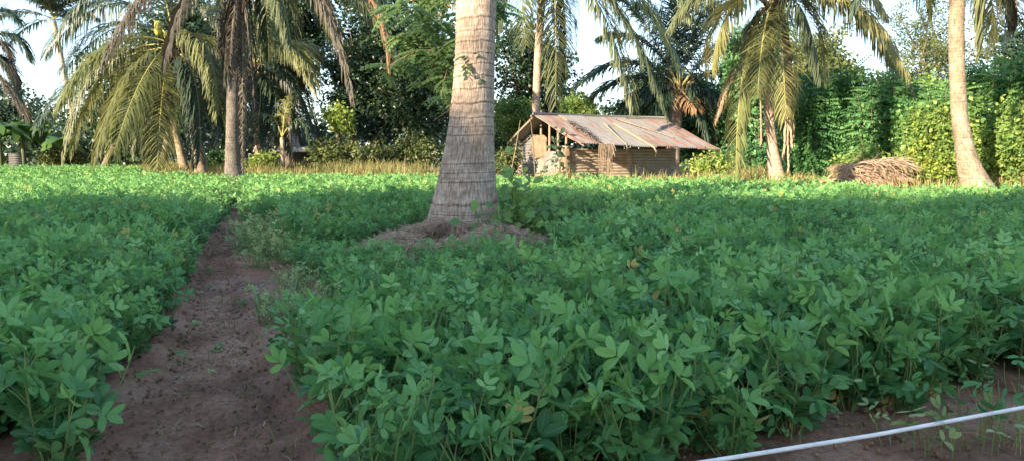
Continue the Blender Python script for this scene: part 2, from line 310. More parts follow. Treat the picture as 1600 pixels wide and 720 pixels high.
def grid(mb, X, Y, Z, T=.5):
    ny, nx = X.shape; i = np.arange(ny - 1)[:, None] * nx; j = np.arange(nx - 1)[None]
    Fq = np.stack([i + j, i + j + 1, i + nx + j + 1, i + nx + j], -1).reshape(-1, 4)
    mb.add(np.stack([X, Y, Z], -1).reshape(-1, 3), Fq, np.stack([X, Y], -1).reshape(-1, 2), np.broadcast_to(T, X.shape).ravel())
gx = axis(-4.6, 3.2, .03, 900); gy = axis(1.6, 8.5, .03, 900)
GX, GY = np.meshgrid(gx, gy); mb = MB(); e = GY - edgeY(GX)
grid(mb, GX, GY, ground(GX, GY), sstep((e + .4) / 1.5 + .8 * (fbm(GX, GY, 3, 31) - .5)))
tag(mb.build('ground', M['soil']), kind='structure')
vs = np.linspace(-1, 1, 41); us = np.concatenate([np.arange(1.2, 9, .03), np.arange(9, 14.2, .15)])
UV_, YY = np.meshgrid(vs, us); XX = pathX(YY) + UV_ * pathW(YY) * 1.02
mb = MB(); grid(mb, XX, YY, ground(XX, YY) + .012 - .03 * np.abs(UV_) ** 4)
mb.T = [np.zeros(len(mb.V[0]))]
tag(mb.build('path', M['soil']), kind='structure')
# ------------------------------------------------------------------ peanut plants
def leaflet_template(st=(0, .18, .45, .75, .93, 1), w=(.06, .62, 1.0, .92, .5, .05), fold=.22, droop=.25):
    st = np.array(st); w = np.array(w) * .222
    V = []; uv = []
    for t, ww in zip(st, w):
        z = -droop * t * t
        for s in (-1, 0, 1): V.append((s * ww, t, z + abs(s) * fold * ww)); uv.append((.5 + .5 * s, t))
    Fq = []
    for i in range(len(st) - 1):
        for j in range(2): a = i * 3 + j; Fq.append((a, a + 1, a + 4, a + 3))
    return np.array(V), np.array(Fq), np.array(uv)
LT = [leaflet_template(fold=f, droop=d) for f, d in ((.25, .12), (.45, .3), (.1, -.08), (.6, .15))]
UP = np.array([0, 0, 1.0])
def peanut(height=.4, spread=.2, nst=7, leaf=.062, seed=0, big=1.0, sth=1.0):
    global rs
    keep = rs; rs = np.random.RandomState(seed)
    st, fo = MB(), MB()
    for k in range(nst):
        az = 2 * PI * (k + rs.rand() * .8) / nst; sp = spread * (rs.uniform(.35, 1) if k else .1); h = height * rs.uniform(.72, 1.08) * (1 if k else 1.08)
        o = np.array([math.cos(az), math.sin(az), 0])
        top = o * sp + UP * h; mid = o * sp * .75 + UP * h * .42 + rs.normal(size=3) * .012
        pts = bez(np.array([0, 0, -.03]) + o * .01, mid, top, 9)
        tube(st, pts, np.linspace(.0038, .0020, 9) * sth, 5, caps=False)
        nl = int(h / .045)
        for i in range(nl):
            t = .06 + .94 * (i + .6) / nl
            if t > 1: t = 1
            q = np.array(pts[min(int(t * 8), 8)]); a = az + i * 2.4 + rs.normal() * .4
            out = np.array([math.cos(a), math.sin(a), 0]); lift = rs.uniform(.4, 1.5) + .9 * (t > .85)
            pl = rs.uniform(.045, .10) * (.75 + .5 * t)
            tip = q + nrm(out + UP * lift) * pl; tube(st, [q, (q + tip) / 2 + UP * .004, tip], [.0017 * sth, .0014 * sth, .001 * sth], 4, caps=False)
            d = nrm(out * 1.0 + UP * rs.uniform(-.35, 1.25) + UP * .6 * (t > .85)); n0 = nrm(UP * .8 + rs.normal(size=3) * .5 + out * .1)
            side = nrm(np.cross(d, n0)); n0 = np.cross(side, d); s0 = leaf * big * rs.uniform(.72, 1.12) * (.72 + .34 * math.sin(min(t, 1) * 2.4))
            base = rs.uniform(.0, .32) + .42 * t  # older low leaves darker; the gradient also paints shade into the crop's gaps
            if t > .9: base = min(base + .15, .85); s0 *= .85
            if rs.rand() < .006: base = .98
            for (off, ang) in ((-.010, 72), (-.010, -72), (.004, 27), (.004, -27)):
                ang = rad(ang + rs.normal() * 7); dd = nrm(d * math.cos(ang) + side * math.sin(ang) + UP * rs.normal() * .12 + n0 * .1)
                Mx = basis(dd[None], nrm(n0 + rs.normal(size=3) * .2)[None]) * s0 * (1 if off < 0 else 1.12)
                tv, tf, tu = LT[rs.randint(4)]
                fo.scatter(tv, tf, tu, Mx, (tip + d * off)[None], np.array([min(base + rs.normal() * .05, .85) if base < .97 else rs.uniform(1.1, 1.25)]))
    rs = keep
    return st, fo
variants = []
for s in range(16):
    st, fo = peanut(height=.31 + .023 * (s % 5), spread=.17 + .025 * (s % 4), nst=(7 + s % 3) if s < 6 else (9 + s % 3), leaf=.064 if s < 6 else .053, seed=100 + s)
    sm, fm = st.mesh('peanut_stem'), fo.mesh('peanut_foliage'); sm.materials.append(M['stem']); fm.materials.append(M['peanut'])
    variants.append((sm, fm))
pale = []
for s in range(3):
    st, fo = peanut(height=.15 + .035 * s, spread=.16, nst=8, leaf=.036, seed=200 + s)
    sm, fm = st.mesh('pale_stem'), fo.mesh('pale_foliage'); sm.materials.append(M['stem']); fm.materials.append(M['peanut_pale'])
    pale.append((sm, fm))
# planting positions
sp = .215
ys = np.arange(1.2, 46, sp); pts = []
for yv in ys:
    hw = yv * .70 + 2.0
    xs = np.arange(-min(hw, 34), min(hw, 30), sp); pts.append(np.stack([xs, np.full(len(xs), yv)], -1))
pts = np.concatenate(pts); pts = pts + rs.uniform(-.095, .095, pts.shape)
x, y = pts.T
dpath = (np.abs(x - pathX(y)) - pathW(y))
ok = (y < edgeY(x) - .1) & (dpath > .05 + .10 * fbm(x * 2, y * 2, 2, 44)) & (y > frontY(x) + .12 * (fbm(x * 3, x * 0, 2, 4) - .5))
dpalm = np.hypot((x - PALM[0]) / 1.0, (y - PALM[1] + .15) / 1.0); ok &= dpalm > .62
ok &= ~((np.hypot(x - PALM[0] - .75, y - PALM[1] + .3) < .62) & (rs.rand(len(x)) < .9))
eq = np.hypot((x - PALM[0] + .1) / .82, (y - PALM[1] + .6) / 1.05); ok &= (eq > 1) | ((eq > .62) & (dpalm > .7) & (rs.rand(len(x)) < .45))
ok &= ~((np.hypot((x - PALM[0] + .3) / 1.3, (y - PALM[1] + 2.2) / 1.7) < 1) & (rs.rand(len(x)) < .15))
ok &= ~((dpalm < 1.8) & (rs.rand(len(x)) < np.where(y < PALM[1], .22, .2)))
ok &= rs.rand(len(x)) > .03
pts = pts[ok]; x, y = pts.T
side = x > pathX(y)
# low pale plants along the right edge of the path
pal = side & (x - pathX(y) - pathW(y) < .62 + .25 * (fbm(x * 2, y * 2, 2, 71) - .5)) & (y > 3.9) & (y < 9.5)
scl = 1.0 + .16 * (fbm(x * .9, y * .9, 3, 77) - .5) * 2 + rs.normal(size=len(x)) * .11
dpth = np.abs(x - pathX(y)) - pathW(y); scl = scl * np.where(dpth < .3, .9, 1) * np.where(np.hypot(x - PALM[0], y - PALM[1]) < 1.75, .78, 1) * np.where(np.hypot((x - PALM[0] + .3) / 1.4, (y - PALM[1] + 2.5) / 2.1) < 1, .70, 1)
scl = np.clip(scl, .55, 1.2); rotz = rs.uniform(0, 2 * PI, len(x))
inview = (np.abs(x) < y * .667 + .12) & (y > 2.05)
order = np.argsort(np.where(inview & ~pal, y, 1e9)); near = np.zeros(len(x), bool); near[order[:290]] = True
def plant_obj(i, var, name, label, cat, group):
    o = thing(name, label, cat, (x[i], y[i], float(ground(x[i], y[i]))), group, world=False)
    o.rotation_euler = (rs.normal() * .09, rs.normal() * .09, rotz[i]); s = scl[i]; o.scale = (s, s, s)
    link('stem', var[0], o); link('foliage', var[1], o)
for i in np.nonzero(near)[0]:
    s = scl[i]
    fr = y[i] - frontY(x[i]) < .35
    if not side[i]:
        if dpath[ok][i] < .35: lb, g = 'leafy peanut plant bordering the left edge of the bare path', 'peanut plants bordering the path on its left'
        else: lb, g = 'leafy peanut plant within the near crop left of the bare path', 'peanut plants in the near crop left of the path'
    elif dpath[ok][i] < .4: lb, g = 'leafy peanut plant bordering the right edge of the bare path', 'peanut plants bordering the path on its right'
    elif fr: lb, g = 'peanut plant in the front row beside the bare soil and white pipe', 'peanut plants in the front row by the white pipe'
    else: lb, g = 'peanut plant within the near crop in front of the big trunk', 'peanut plants in the near crop right of the path'
    plant_obj(i, variants[rs.randint(6) if (y[i] < 3.5 or rs.rand() < .15) else rs.randint(6, 16)], 'peanut_plant', lb, 'plant', g)
for i in np.nonzero(pal & inview)[0]:
    if rs.rand() < .9: plant_obj(i, pale[rs.randint(3)], 'pale_peanut_plant', 'low pale yellowish plant at the right edge of the path', 'plant', 'low pale plants along the right path edge')
def gn_scatter(name, idx, label, sources):
    """stuff: one object whose node tree instances the plant meshes on its points"""
    col = bpy.data.collections.new(name + '_source')
    for k, (sm, fm) in enumerate(sources):
        # one joined mesh per variant
        bm = bpy.data.meshes.new('v')
        o = bpy.data.objects.new('plant_source_%02d' % k, join2(sm, fm)); col.objects.link(o)
    n = len(idx)
    me = bpy.data.meshes.new(name); me.vertices.add(n)
    co = np.stack([x[idx], y[idx], ground(x[idx], y[idx])], -1)
    me.vertices.foreach_set('co', co.astype(np.float32).ravel())
    r = np.stack([rs.normal(size=n) * .1, rs.normal(size=n) * .1, rotz[idx]], -1)
    a = me.attributes.new('rot', 'FLOAT_VECTOR', 'POINT'); a.data.foreach_set('vector', r.astype(np.float32).ravel())
    a = me.attributes.new('scl', 'FLOAT', 'POINT'); a.data.foreach_set('value', scl[idx].astype(np.float32))
    a = me.attributes.new('idx', 'INT', 'POINT'); a.data.foreach_set('value', rs.randint(0, len(sources), n).astype(np.int32))
    o = link(name, me); tag(o, label, 'crop', kind='stuff')
    ng = bpy.data.node_groups.new(name, 'GeometryNodeTree')
    ng.interface.new_socket('Geometry', in_out='INPUT', socket_type='NodeSocketGeometry'); ng.interface.new_socket('Geometry', in_out='OUTPUT', socket_type='NodeSocketGeometry')
    gi, go = ng.nodes.new('NodeGroupInput'), ng.nodes.new('NodeGroupOutput')
    ci = ng.nodes.new('GeometryNodeCollectionInfo'); ci.inputs['Collection'].default_value = col; ci.inputs['Separate Children'].default_value = True; ci.inputs['Reset Children'].default_value = True
    ip = ng.nodes.new('GeometryNodeInstanceOnPoints'); ip.inputs['Pick Instance'].default_value = True
    def na(nm, t):
        q = ng.nodes.new('GeometryNodeInputNamedAttribute'); q.data_type = t; q.inputs['Name'].default_value = nm; return q.outputs[0]
    L = ng.links; L.new(gi.outputs[0], ip.inputs['Points']); L.new(ci.outputs[0], ip.inputs['Instance'])
    e2r = ng.nodes.new('FunctionNodeEulerToRotation'); L.new(na('rot', 'FLOAT_VECTOR'), e2r.inputs[0]); L.new(e2r.outputs[0], ip.inputs['Rotation'])
    L.new(na('scl', 'FLOAT'), ip.inputs['Scale']); L.new(na('idx', 'INT'), ip.inputs['Instance Index'])
    L.new(ip.outputs[0], go.inputs[0])
    md = o.modifiers.new('scatter', 'NODES'); md.node_group = ng
    return o
def join2(a, b):
    me = bpy.data.meshes.new('joined')
    va, vb = [], []
    out = []
    VV, FF, UU, TT = [], [], [], []; n = 0; mi = []
    for k, m_ in enumerate((a, b)):
        nv = len(m_.vertices); c = np.empty(nv * 3, np.float32); m_.vertices.foreach_get('co', c); VV.append(c)
        li = np.empty(len(m_.loops), np.int32); m_.loops.foreach_get('vertex_index', li); FF.append(li + n); n += nv
        u = np.empty(len(m_.loops) * 2, np.float32); m_.uv_layers[0].data.foreach_get('uv', u); UU.append(u)
        t = np.empty(nv, np.float32); m_.attributes['tint'].data.foreach_get('value', t); TT.append(t); mi += [k] * len(m_.polygons)
    V, Fq, U, T = map(np.concatenate, (VV, FF, UU, TT))
    me.vertices.add(len(V) // 3); me.vertices.foreach_set('co', V); me.loops.add(len(Fq)); me.loops.foreach_set('vertex_index', Fq)
    me.polygons.add(len(Fq) // 4); me.polygons.foreach_set('loop_start', np.arange(0, len(Fq), 4).astype(np.int32)); me.polygons.foreach_set('use_smooth', np.full(len(Fq) // 4, True))
    me.polygons.foreach_set('material_index', np.array(mi, np.int32))
    me.uv_layers.new(name='uv').data.foreach_set('uv', U); me.attributes.new('tint', 'FLOAT', 'POINT').data.foreach_set('value', T)
    me.update(calc_edges=True)
    for m_ in (a, b): me.materials.append(m_.materials[0])
    return me
rest = ~near & ~(pal & inview)
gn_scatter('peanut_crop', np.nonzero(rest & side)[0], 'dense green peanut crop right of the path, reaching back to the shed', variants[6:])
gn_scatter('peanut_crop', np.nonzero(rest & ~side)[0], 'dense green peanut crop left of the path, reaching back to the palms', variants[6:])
# ------------------------------------------------------------------ palms
def frond_geo(pts, lmax=.8, hang=.5, nl=70, w=.03, tintr=(.2, .7), ragged=.15, start=.14, vee=.25, mb=None, rk=None, rr=.03, sidebias=0):
    """coconut frond along the curve pts: stalk into rk, leaflets into mb"""
    nl = int(nl * 1.35); w = w * 1.08; lmax = lmax * 1.32
    pts = np.asarray(pts); m = len(pts)
    tube(rk, pts, np.linspace(rr, rr * .18, m), 6)
    T = nrm(np.gradient(pts, axis=0))
    t = np.repeat(np.linspace(start, 1, nl), 2); n = len(t); sg = np.tile([1., -1.], nl)
    t = np.clip(t + rs.normal(size=n) * .004, 0, 1)
    f = t * (m - 1); i = np.minimum(f.astype(int), m - 2); fr = (f - i)[:, None]
    root = pts[i] * (1 - fr) + pts[i + 1] * fr; tan = nrm(T[i] * (1 - fr) + T[i + 1] * fr)
    hor = np.cross(tan, UP); 
    bad = np.linalg.norm(hor, axis=1) < .25
    ref = np.cross(T[0], UP); ref = nrm(ref[None])[0] if np.linalg.norm(ref) > .1 else np.array([1., 0, 0])
    hor = nrm(hor * .6 + ref[None] * .4); hor = nrm(hor - tan * (hor * tan).sum(1, keepdims=True))
    up = np.cross(hor, tan)
    fw = (.5 + 1.1 * t ** 1.3)[:, None]
    d0 = nrm(hor * sg[:, None] + tan * fw + up * vee + rs.normal(size=(n, 3)) * .15)
    prof = np.interp(t, [0, .12, .35, .7, .9, 1], [.45, .7, 1, .9, .62, .35])
    ln = lmax * prof * (1 - ragged * rs.rand(n)) 
    h = np.clip(hang * .9 + rs.normal(size=n) * .2 , 0, 1.3)
    S = 5; V = np.zeros((n, S, 2, 3)); p = root.copy(); uv = np.zeros((n, S, 2, 2))
    ws = np.array([.6, 1, .95, .7, .12]) * w
    for s in range(S):
        q = s / (S - 1); k = np.clip(h * (q * 1.6), 0, .93)[:, None]
        d = nrm(d0 * (1 - k) + np.array([0, 0, -1.]) * k)
        wv = tan - d * (tan * d).sum(1, keepdims=True) + up * .35; wv = nrm(wv - d * (wv * d).sum(1, keepdims=True))
        V[:, s, 0] = p - wv * ws[s] * .5; V[:, s, 1] = p + wv * ws[s] * .5
        uv[:, s, 0] = (0, q); uv[:, s, 1] = (1, q)
        p = p + d * (ln / (S - 1))[:, None]
    b = (np.arange(n) * S * 2)[:, None]; s = np.arange(S - 1)[None] * 2
    Fq = np.stack([b + s, b + s + 1, b + s + 3, b + s + 2], -1).reshape(-1, 4)
    tn = np.clip(rs.uniform(*tintr) + rs.normal(size=n) * .1, 0, 1)
    mb.add(V.reshape(-1, 3), Fq, uv.reshape(-1, 2), np.repeat(tn, S * 2))
def frond(parent, a, b, c, m='palm', name='frond', n=22, **kw):
    mb, rk = MB(), MB(); pts = bez(a, b, c, n)
    frond_geo(pts, mb=mb, rk=rk, **kw)
    dead = m in ('palm_dead', 'palm_old', 'palm_rust')
    o = mb.build('dead_frond' if dead and name == 'frond' else name, M[m], parent)
    rk.build('stalk', M['rachis_dead' if dead else 'rachis'], o) if parent is None else None
    if parent is not None:
        k = rk.build('stalk', M['rachis_dead' if dead else 'rachis'], o); k.location = (0, 0, 0)
    return o
def trunk_mesh(ctr, r, spacing=.15, nth=48, dz=.012, depth=.012, top_extra=0):
    ctr = np.asarray(ctr, float); seg = np.concatenate([[0], np.cumsum(np.linalg.norm(np.diff(ctr, axis=0), axis=1))])
    n = int(seg[-1] / dz) + 2; s = np.linspace(0, seg[-1], n)
    def sm(col): return np.interp(s, seg, col)
    C = np.stack([sm(ctr[:, k]) for k in range(3)], -1); R = sm(np.asarray(r, float))
    # smooth the polyline
    kr = max(3, int(.25 / dz)) | 1
    ker = np.ones(kr) / kr
    def smooth(a): pad = np.concatenate([2 * a[0] - a[kr // 2:0:-1], a, 2 * a[-1] - a[-2:-kr // 2 - 1:-1]]); return np.convolve(pad, ker, 'valid')[:n]
    C = np.stack([smooth(C[:, k]) for k in range(3)], -1); R = smooth(R)
    th = np.linspace(0, 2 * PI, nth + 1)[:-1]
    TH, SS = np.meshgrid(th, s)
    wob = fbm(np.cos(TH) * 1.5 + 5, np.sin(TH) * 1.5 + SS * .6, 2, 3)
    irr = SS / spacing + 1.5 * (noise2(SS * 1.7 / spacing / 3, SS * 0, 8) - .5) + .30 * (wob - .5) + .10 * (fbm(np.cos(TH) * 5, np.sin(TH) * 5 + SS * 3, 2, 33) - .5)
    fr = irr - np.floor(irr); g = np.exp(-((fr - .5) / .05) ** 2)
    g *= .35 + .9 * fbm(np.cos(TH) * 4 + 9, np.sin(TH) * 4 + SS * 9, 3, 61)
    ridge = np.exp(-((fr - .66) / .10) ** 2)
    rr = R[:, None] * (1 + .03 * (fbm(np.cos(TH) * 1.2 + 2, np.sin(TH) * 1.2 + SS * 1.2, 2, 17) - .5) * 2)
    rr = rr - depth * .7 * g + depth * .22 * ridge + depth * .7 * (fbm(np.cos(TH) * 22 + 40, np.sin(TH) * 22 + SS * 5, 3, 29) - .5)
    X = C[:, 0:1] + rr * np.cos(TH); Y = C[:, 1:2] + rr * np.sin(TH); Z = np.broadcast_to(C[:, 2:3], X.shape)
    V = np.stack([X, Y, Z], -1).reshape(-1, 3)
    uv = np.stack([TH / (2 * PI) * (2 * PI * np.mean(R)), SS], -1).reshape(-1, 2)
    i = np.arange(n - 1)[:, None] * nth; j = np.arange(nth)[None]; k = (j + 1) % nth
    Fq = np.stack([i + j, i + k, i + nth + k, i + nth + j], -1).reshape(-1, 4)
    mb = MB(); mb.add(V, Fq, uv, np.clip(1 - .55 * g + .10 * ridge - .18 * np.clip(fr - .7, 0, .3) / .3, .2, 1.2).ravel()); return mb
def trunk_px(parent, prof, Y, m='trunk', Y2=None, zb=None, **kw):
    """prof: (px centre, py, px width) from the bottom up"""
    Y2 = Y if Y2 is None else Y2; c = []; r = []
    for k, (px, py, w) in enumerate(prof):
        yy = Y + (Y2 - Y) * k / max(len(prof) - 1, 1); c.append(P(px, py, yy)); r.append(w * .5 * yy / F)
    if zb is not None: c.insert(0, np.array([c[0][0], c[0][1], zb])); r.insert(0, r[0] * 1.03)
    return trunk_mesh(c, r, **kw).build('trunk', M[m], parent)
def crown_heart(parent, c, r=.22, n=14, seed=0):
    """leaf-base boots and fibre under the fronds"""
    mb = MB()
    for k in range(n):
        a = k * 2.4; d = np.array([math.cos(a), math.sin(a), rs.uniform(.3, 1.1)]); d /= np.linalg.norm(d)
        b = c + np.array([0, 0, -.35 + .4 * k / n]); tube(mb, [b + d * r * .3, b + d * r * 1.2, b + d * r * 2.1 + UP * .05], [.07, .05, .03], 6)
    # hanging fibre strips
    nn = 60; L0 = c + rs.normal(size=(nn, 3)) * np.array([.14, .14, .16]) - UP * .2
    ln = rs.uniform(.3, .8, nn); d = nrm(np.stack([rs.normal(size=nn) * .2, rs.normal(size=nn) * .2, -np.ones(nn)], -1))
    tv = np.array([[-.5, 0, 0], [.5, 0, 0], [.35, 1, 0], [-.35, 1, 0]]); Mx = basis(d, rdir(nn)); Mx = Mx * np.stack([np.full(nn, .045), ln, ln], -1)[:, None, :]
    mb.scatter(tv, np.array([[0, 1, 2, 3]]), np.zeros((4, 2)), Mx, L0, rs.rand(nn))
    return mb.build('leaf_base', M['fibre'], parent)
def palm(label, base, group='coconut palms around the field', name='coconut_palm'): return thing(name, label, 'palm tree', base, group)
def pf(parent, Y, a, b, c, dY=0, m='palm', **kw):
    """frond by three photo points and the depth offset of its tip"""
    return frond(parent, P(*a, Y), P(*b, Y + dY * .55), P(*c, Y + dY), m, **kw)
def fill_fronds(parent, c, n, L, m='palm', e=(10, 70), az=None, **kw):
    for k in range(n):
        a = (az[0] + (az[1] - az[0]) * rs.rand()) if az else 2 * PI * (k + rs.rand() * .6) / n
        el = rad(rs.uniform(*e)); o = np.array([math.cos(a), math.sin(a), 0]); l = L * rs.uniform(.85, 1.1)
        b = c + (o * math.cos(el) + UP * math.sin(el)) * l * .5
        t = b + (o * .75 + UP * (math.sin(el) * .5 - .75)) * l * .5
        frond(parent, c, b, t, m, **kw)
# --- the big palm in the middle
t = palm('massive ringed coconut trunk rising from straw in the middle of the crop', PALM)
prof = [(727, 392, 140), (726, 372, 130), (725, 350, 120), (726, 325, 109), (728, 300, 98), (732, 250, 83), (736, 200, 71), (739, 150, 65), (742, 75, 60), (744, 0, 61), (748, -160, 56), (755, -420, 50), (762, -760, 44)]
trunk_px(t, prof, PALM[1], spacing=.135, nth=140, dz=.008, depth=.009)
cc = P(762, -770, PALM[1]); crown_heart(t, cc)
fill_fronds(t, cc, 9, 4.2, e=(5, 60), lmax=.75, hang=.6, nl=55)
# --- palm with coconuts, left
Y = 24.
t = palm('coconut palm with yellow coconuts and long fronds drooping to the left', (P(315, 278, Y)[0], Y, .28))
trunk_px(t, [(316, 280, 25), (315, 265, 20), (309, 230, 17), (298, 180, 15), (286, 130, 14), (272, 78, 13)], Y, 'trunk_pale', spacing=.12, nth=20, dz=.03, depth=.008)
c0 = P(268, 70, Y); crown_heart(t, c0, .2)
K = dict(lmax=1.0, hang=.75, nl=84, w=.034)
for a, b, c, dy, m in [((262, 66), (170, 30), (92, 165), -1.2, 'palm_yellow'), ((262, 70), (150, 60), (108, 235), .6, 'palm'), ((262, 74), (190, 85), (150, 245), -1.5, 'palm'), ((262, 72), (215, 110), (178, 240), -2.6, 'palm_yellow'),
    ((264, 82), (250, 150), (246, 268), -2.2, 'palm_yellow'), ((272, 66), (335, 20), (342, 178), -1.6, 'palm_yellow'), ((264, 60), (180, -60), (72, 85), .8, 'palm_shaded'), ((262, 62), (190, 0), (100, 110), 2.0, 'palm_shaded'),
    ((272, 58), (300, -60), (352, 20), .5, 'palm'), ((270, 55), (250, -80), (190, -30), 1, 'palm'), ((274, 80), (318, 100), (312, 250), -1.0, 'palm_shaded'), ((274, 74), (330, 60), (352, 200), 1.6, 'palm_shaded'), ((262, 80), (215, 90), (205, 225), 1.8, 'palm_shaded'), ((262, 74), (130, 90), (60, 200), 1.8, 'palm_shaded')]:
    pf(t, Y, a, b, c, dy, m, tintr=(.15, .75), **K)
pf(t, Y, (278, 92), (296, 120), (304, 262), -.7, 'palm_old', lmax=.6, hang=1.1, nl=50, w=.03)
for q in range(7):
    mb = MB(); a = q * 2.2; pc = P(252, 50, Y - .5) + np.array([math.cos(a) * .17, math.sin(a) * .12, (q % 3) * .13 - .1])
    th = np.linspace(0, PI, 9); tube(mb, pc + np.stack([0 * th, 0 * th, -.14 * np.cos(th)], -1), .09 * np.sin(th) ** .8 + .004, 10); mb.build('coconut', M['coconut'], t)
# --- leaning palm beside it
t = palm('slim pale palm leaning left beside the coconut laden one', (P(290, 278, 25)[0], 25, .28))
trunk_px(t, [(291, 280, 20), (288, 262, 15), (279, 225, 12), (268, 185, 11), (255, 150, 11)], 25, 'trunk_pale', spacing=.12, nth=16, dz=.03, depth=.007)
c0 = P(254, 146, 25); crown_heart(t, c0, .15, 8)
for a, b, c, dy in [((254, 146), (200, 110), (160, 215), .5), ((254, 146), (220, 140), (210, 240), -.5), ((254, 146), (290, 110), (330, 190), .5), ((254, 146), (240, 90), (200, 100), 1), ((254, 146), (275, 100), (300, 90), .6), ((254, 146), (240, 160), (232, 255), .8)]:
    pf(t, 25, a, b, c, dy, 'palm', lmax=.75, hang=.7, nl=60, tintr=(.1, .6))
# --- tall straight palm with a skirt of dead fronds
Y = 21.
t = palm('tall straight grey palm with dead fronds hanging down its trunk', (P(366, 278, Y)[0], Y, .28))
trunk_px(t, [(366, 282, 33), (364, 265, 25), (363, 230, 21), (364, 150, 19), (367, 60, 18), (372, -40, 17)], Y, 'trunk_shaded', spacing=.11, nth=24, dz=.025, depth=.008)
c0 = P(373, -46, Y); crown_heart(t, c0 - UP * .2, .3, 22)
for a, b, c, dy, l in [((378, -20), (384, 60), (384, 272), -.35, .55), ((380, -20), (378, 80), (379, 274), -.55, .42), ((366, -20), (352, 40), (350, 135), -.3, .5),
                       ((370, -30), (372, 30), (366, 110), -.5, .55), ((362, -30), (356, 20), (342, 80), .1, .6), ((378, -25), (392, 20), (398, 160), -.1, .5), ((372, -30), (362, 30), (360, 100), -.6, .5)]:
    pf(t, Y, a, b, c, dy, 'palm_old', lmax=l * .9, hang=1.2, nl=60, w=.03, ragged=.6, rr=.014)
for a, b, c, dy, m in [((380, -46), (500, -110), (548, 150), -.5, 'palm_old'), ((382, -46), (540, -90), (618, 90), .8, 'palm'), ((382, -46), (470, -80), (520, 60), 1.5, 'palm'), ((368, -46), (260, -110), (165, 95), -.8, 'palm_old'), ((366, -46), (290, -60), (258, 100), -1.2, 'palm_old'), ((368, -48), (240, -140), (110, 30), 1, 'palm_shaded'),
                       ((372, -50), (400, -140), (480, -60), -1, 'palm'), ((372, -50), (330, -130), (270, -20), 1.4, 'palm_shaded'), ((382, -44), (440, -60), (455, 70), -1.4, 'palm'), ((378, -44), (420, -40), (420, 90), 1.6, 'palm_shaded')]:
    pf(t, Y, a, b, c, dy, m, lmax=.85, hang=.85, nl=84, tintr=(.1, .7))
pf(t, Y, (560, -20), (604, 10), (608, 128), .4, 'palm_rust', lmax=.42, hang=1.2, nl=30)
# --- low palm behind, right of it
Y = 26.5
t = palm('low bushy palm with a dark fan of fronds behind the grey trunk', (P(404, 262, Y)[0], Y, .28))
trunk_px(t, [(406, 264, 18), (404, 220, 14), (398, 120, 13)], Y, 'trunk', spacing=.12, nth=16, dz=.04, depth=.006)
c0 = P(398, 108, Y); crown_heart(t, c0, .2)
for a, b, c, dy, m in [((398, 104), (450, 20), (494, 140), -1, 'palm_yellow'), ((398, 104), (430, 40), (478, 95), -1.6, 'palm_yellow'), ((398, 108), (450, 70), (492, 205), -.6, 'palm_shaded'), ((398, 112), (440, 120), (455, 238), -1.2, 'palm_shaded'), ((398, 108), (350, 40), (306, 150), .2, 'palm_shaded'), ((398, 112), (360, 110), (345, 230), .2, 'palm_shaded'),
                       ((398, 104), (400, 0), (440, -20), 0, 'palm'), ((398, 104), (380, 20), (330, 10), 1, 'palm'), ((398, 112), (420, 140), (425, 240), -1.6, 'palm_shaded'), ((400, 108), (460, 50), (500, 90), 1, 'palm'), ((398, 110), (415, 110), (400, 225), -1.8, 'palm_shaded'), ((400, 110), (450, 100), (470, 215), 1, 'palm_shaded')]:
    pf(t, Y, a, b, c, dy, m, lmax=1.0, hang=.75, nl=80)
# small yellow drooping palm in front of it
t = palm('knee-high yellowing palm sapling in front of the low white house', (P(440, 268, 25)[0], 25, .28))
trunk_px(t, [(441, 268, 9), (441, 215, 7)], 25, 'trunk', nth=12, dz=.05, depth=.004)
t['label'] = 'small young palm with one yellow frond before the low white house'
for a, b, c, m in [((441, 214), (450, 140), (432, 236), 'palm_yellow'), ((441, 214), (420, 150), (410, 215), 'palm_shaded'), ((441, 214), (470, 160), (482, 225), 'palm_shaded'), ((441, 214), (446, 160), (456, 150), 'palm')]:
    pf(t, 25, a, b, c, .2, m, lmax=.5, hang=.8, nl=44)
# --- distant palms on the far left
Y = 42.
t = palm('distant palm whose small crown stands against the sky, far left', (P(105, 255, Y)[0], Y, .2))
trunk_px(t, [(120, 262, 9), (108, 150, 8), (84, 34, 7)], Y, 'trunk', nth=12, dz=.1, depth=.005)
fill_fronds(t, P(84, 30, Y), 13, 3.0, 'palm_shaded', e=(-5, 75), lmax=.7, hang=.45, nl=44, w=.045)
Y = 30.
t = palm('palm cut by the left border with drooping dark and brown fronds', (P(-55, 262, Y)[0], Y, .28))
trunk_px(t, [(-55, 264, 18), (-50, 90, 13)], Y, 'trunk', nth=12, dz=.06, depth=.005)
for a, b, c, m in [((-50, 86), (10, 20), (46, 90), 'palm_shaded'), ((-50, 86), (0, 60), (30, 150), 'palm_shaded'), ((-50, 86), (-10, 40), (14, 90), 'palm_old'), ((-50, 90), (10, 80), (22, 128), 'palm_old'), ((-50, 90), (10, 120), (40, 180), 'palm_old'), ((-50, 84), (-20, -10), (26, 30), 'palm_shaded')]:
    pf(t, Y, a, b, c, .5, m, lmax=.9, hang=.7, nl=64)
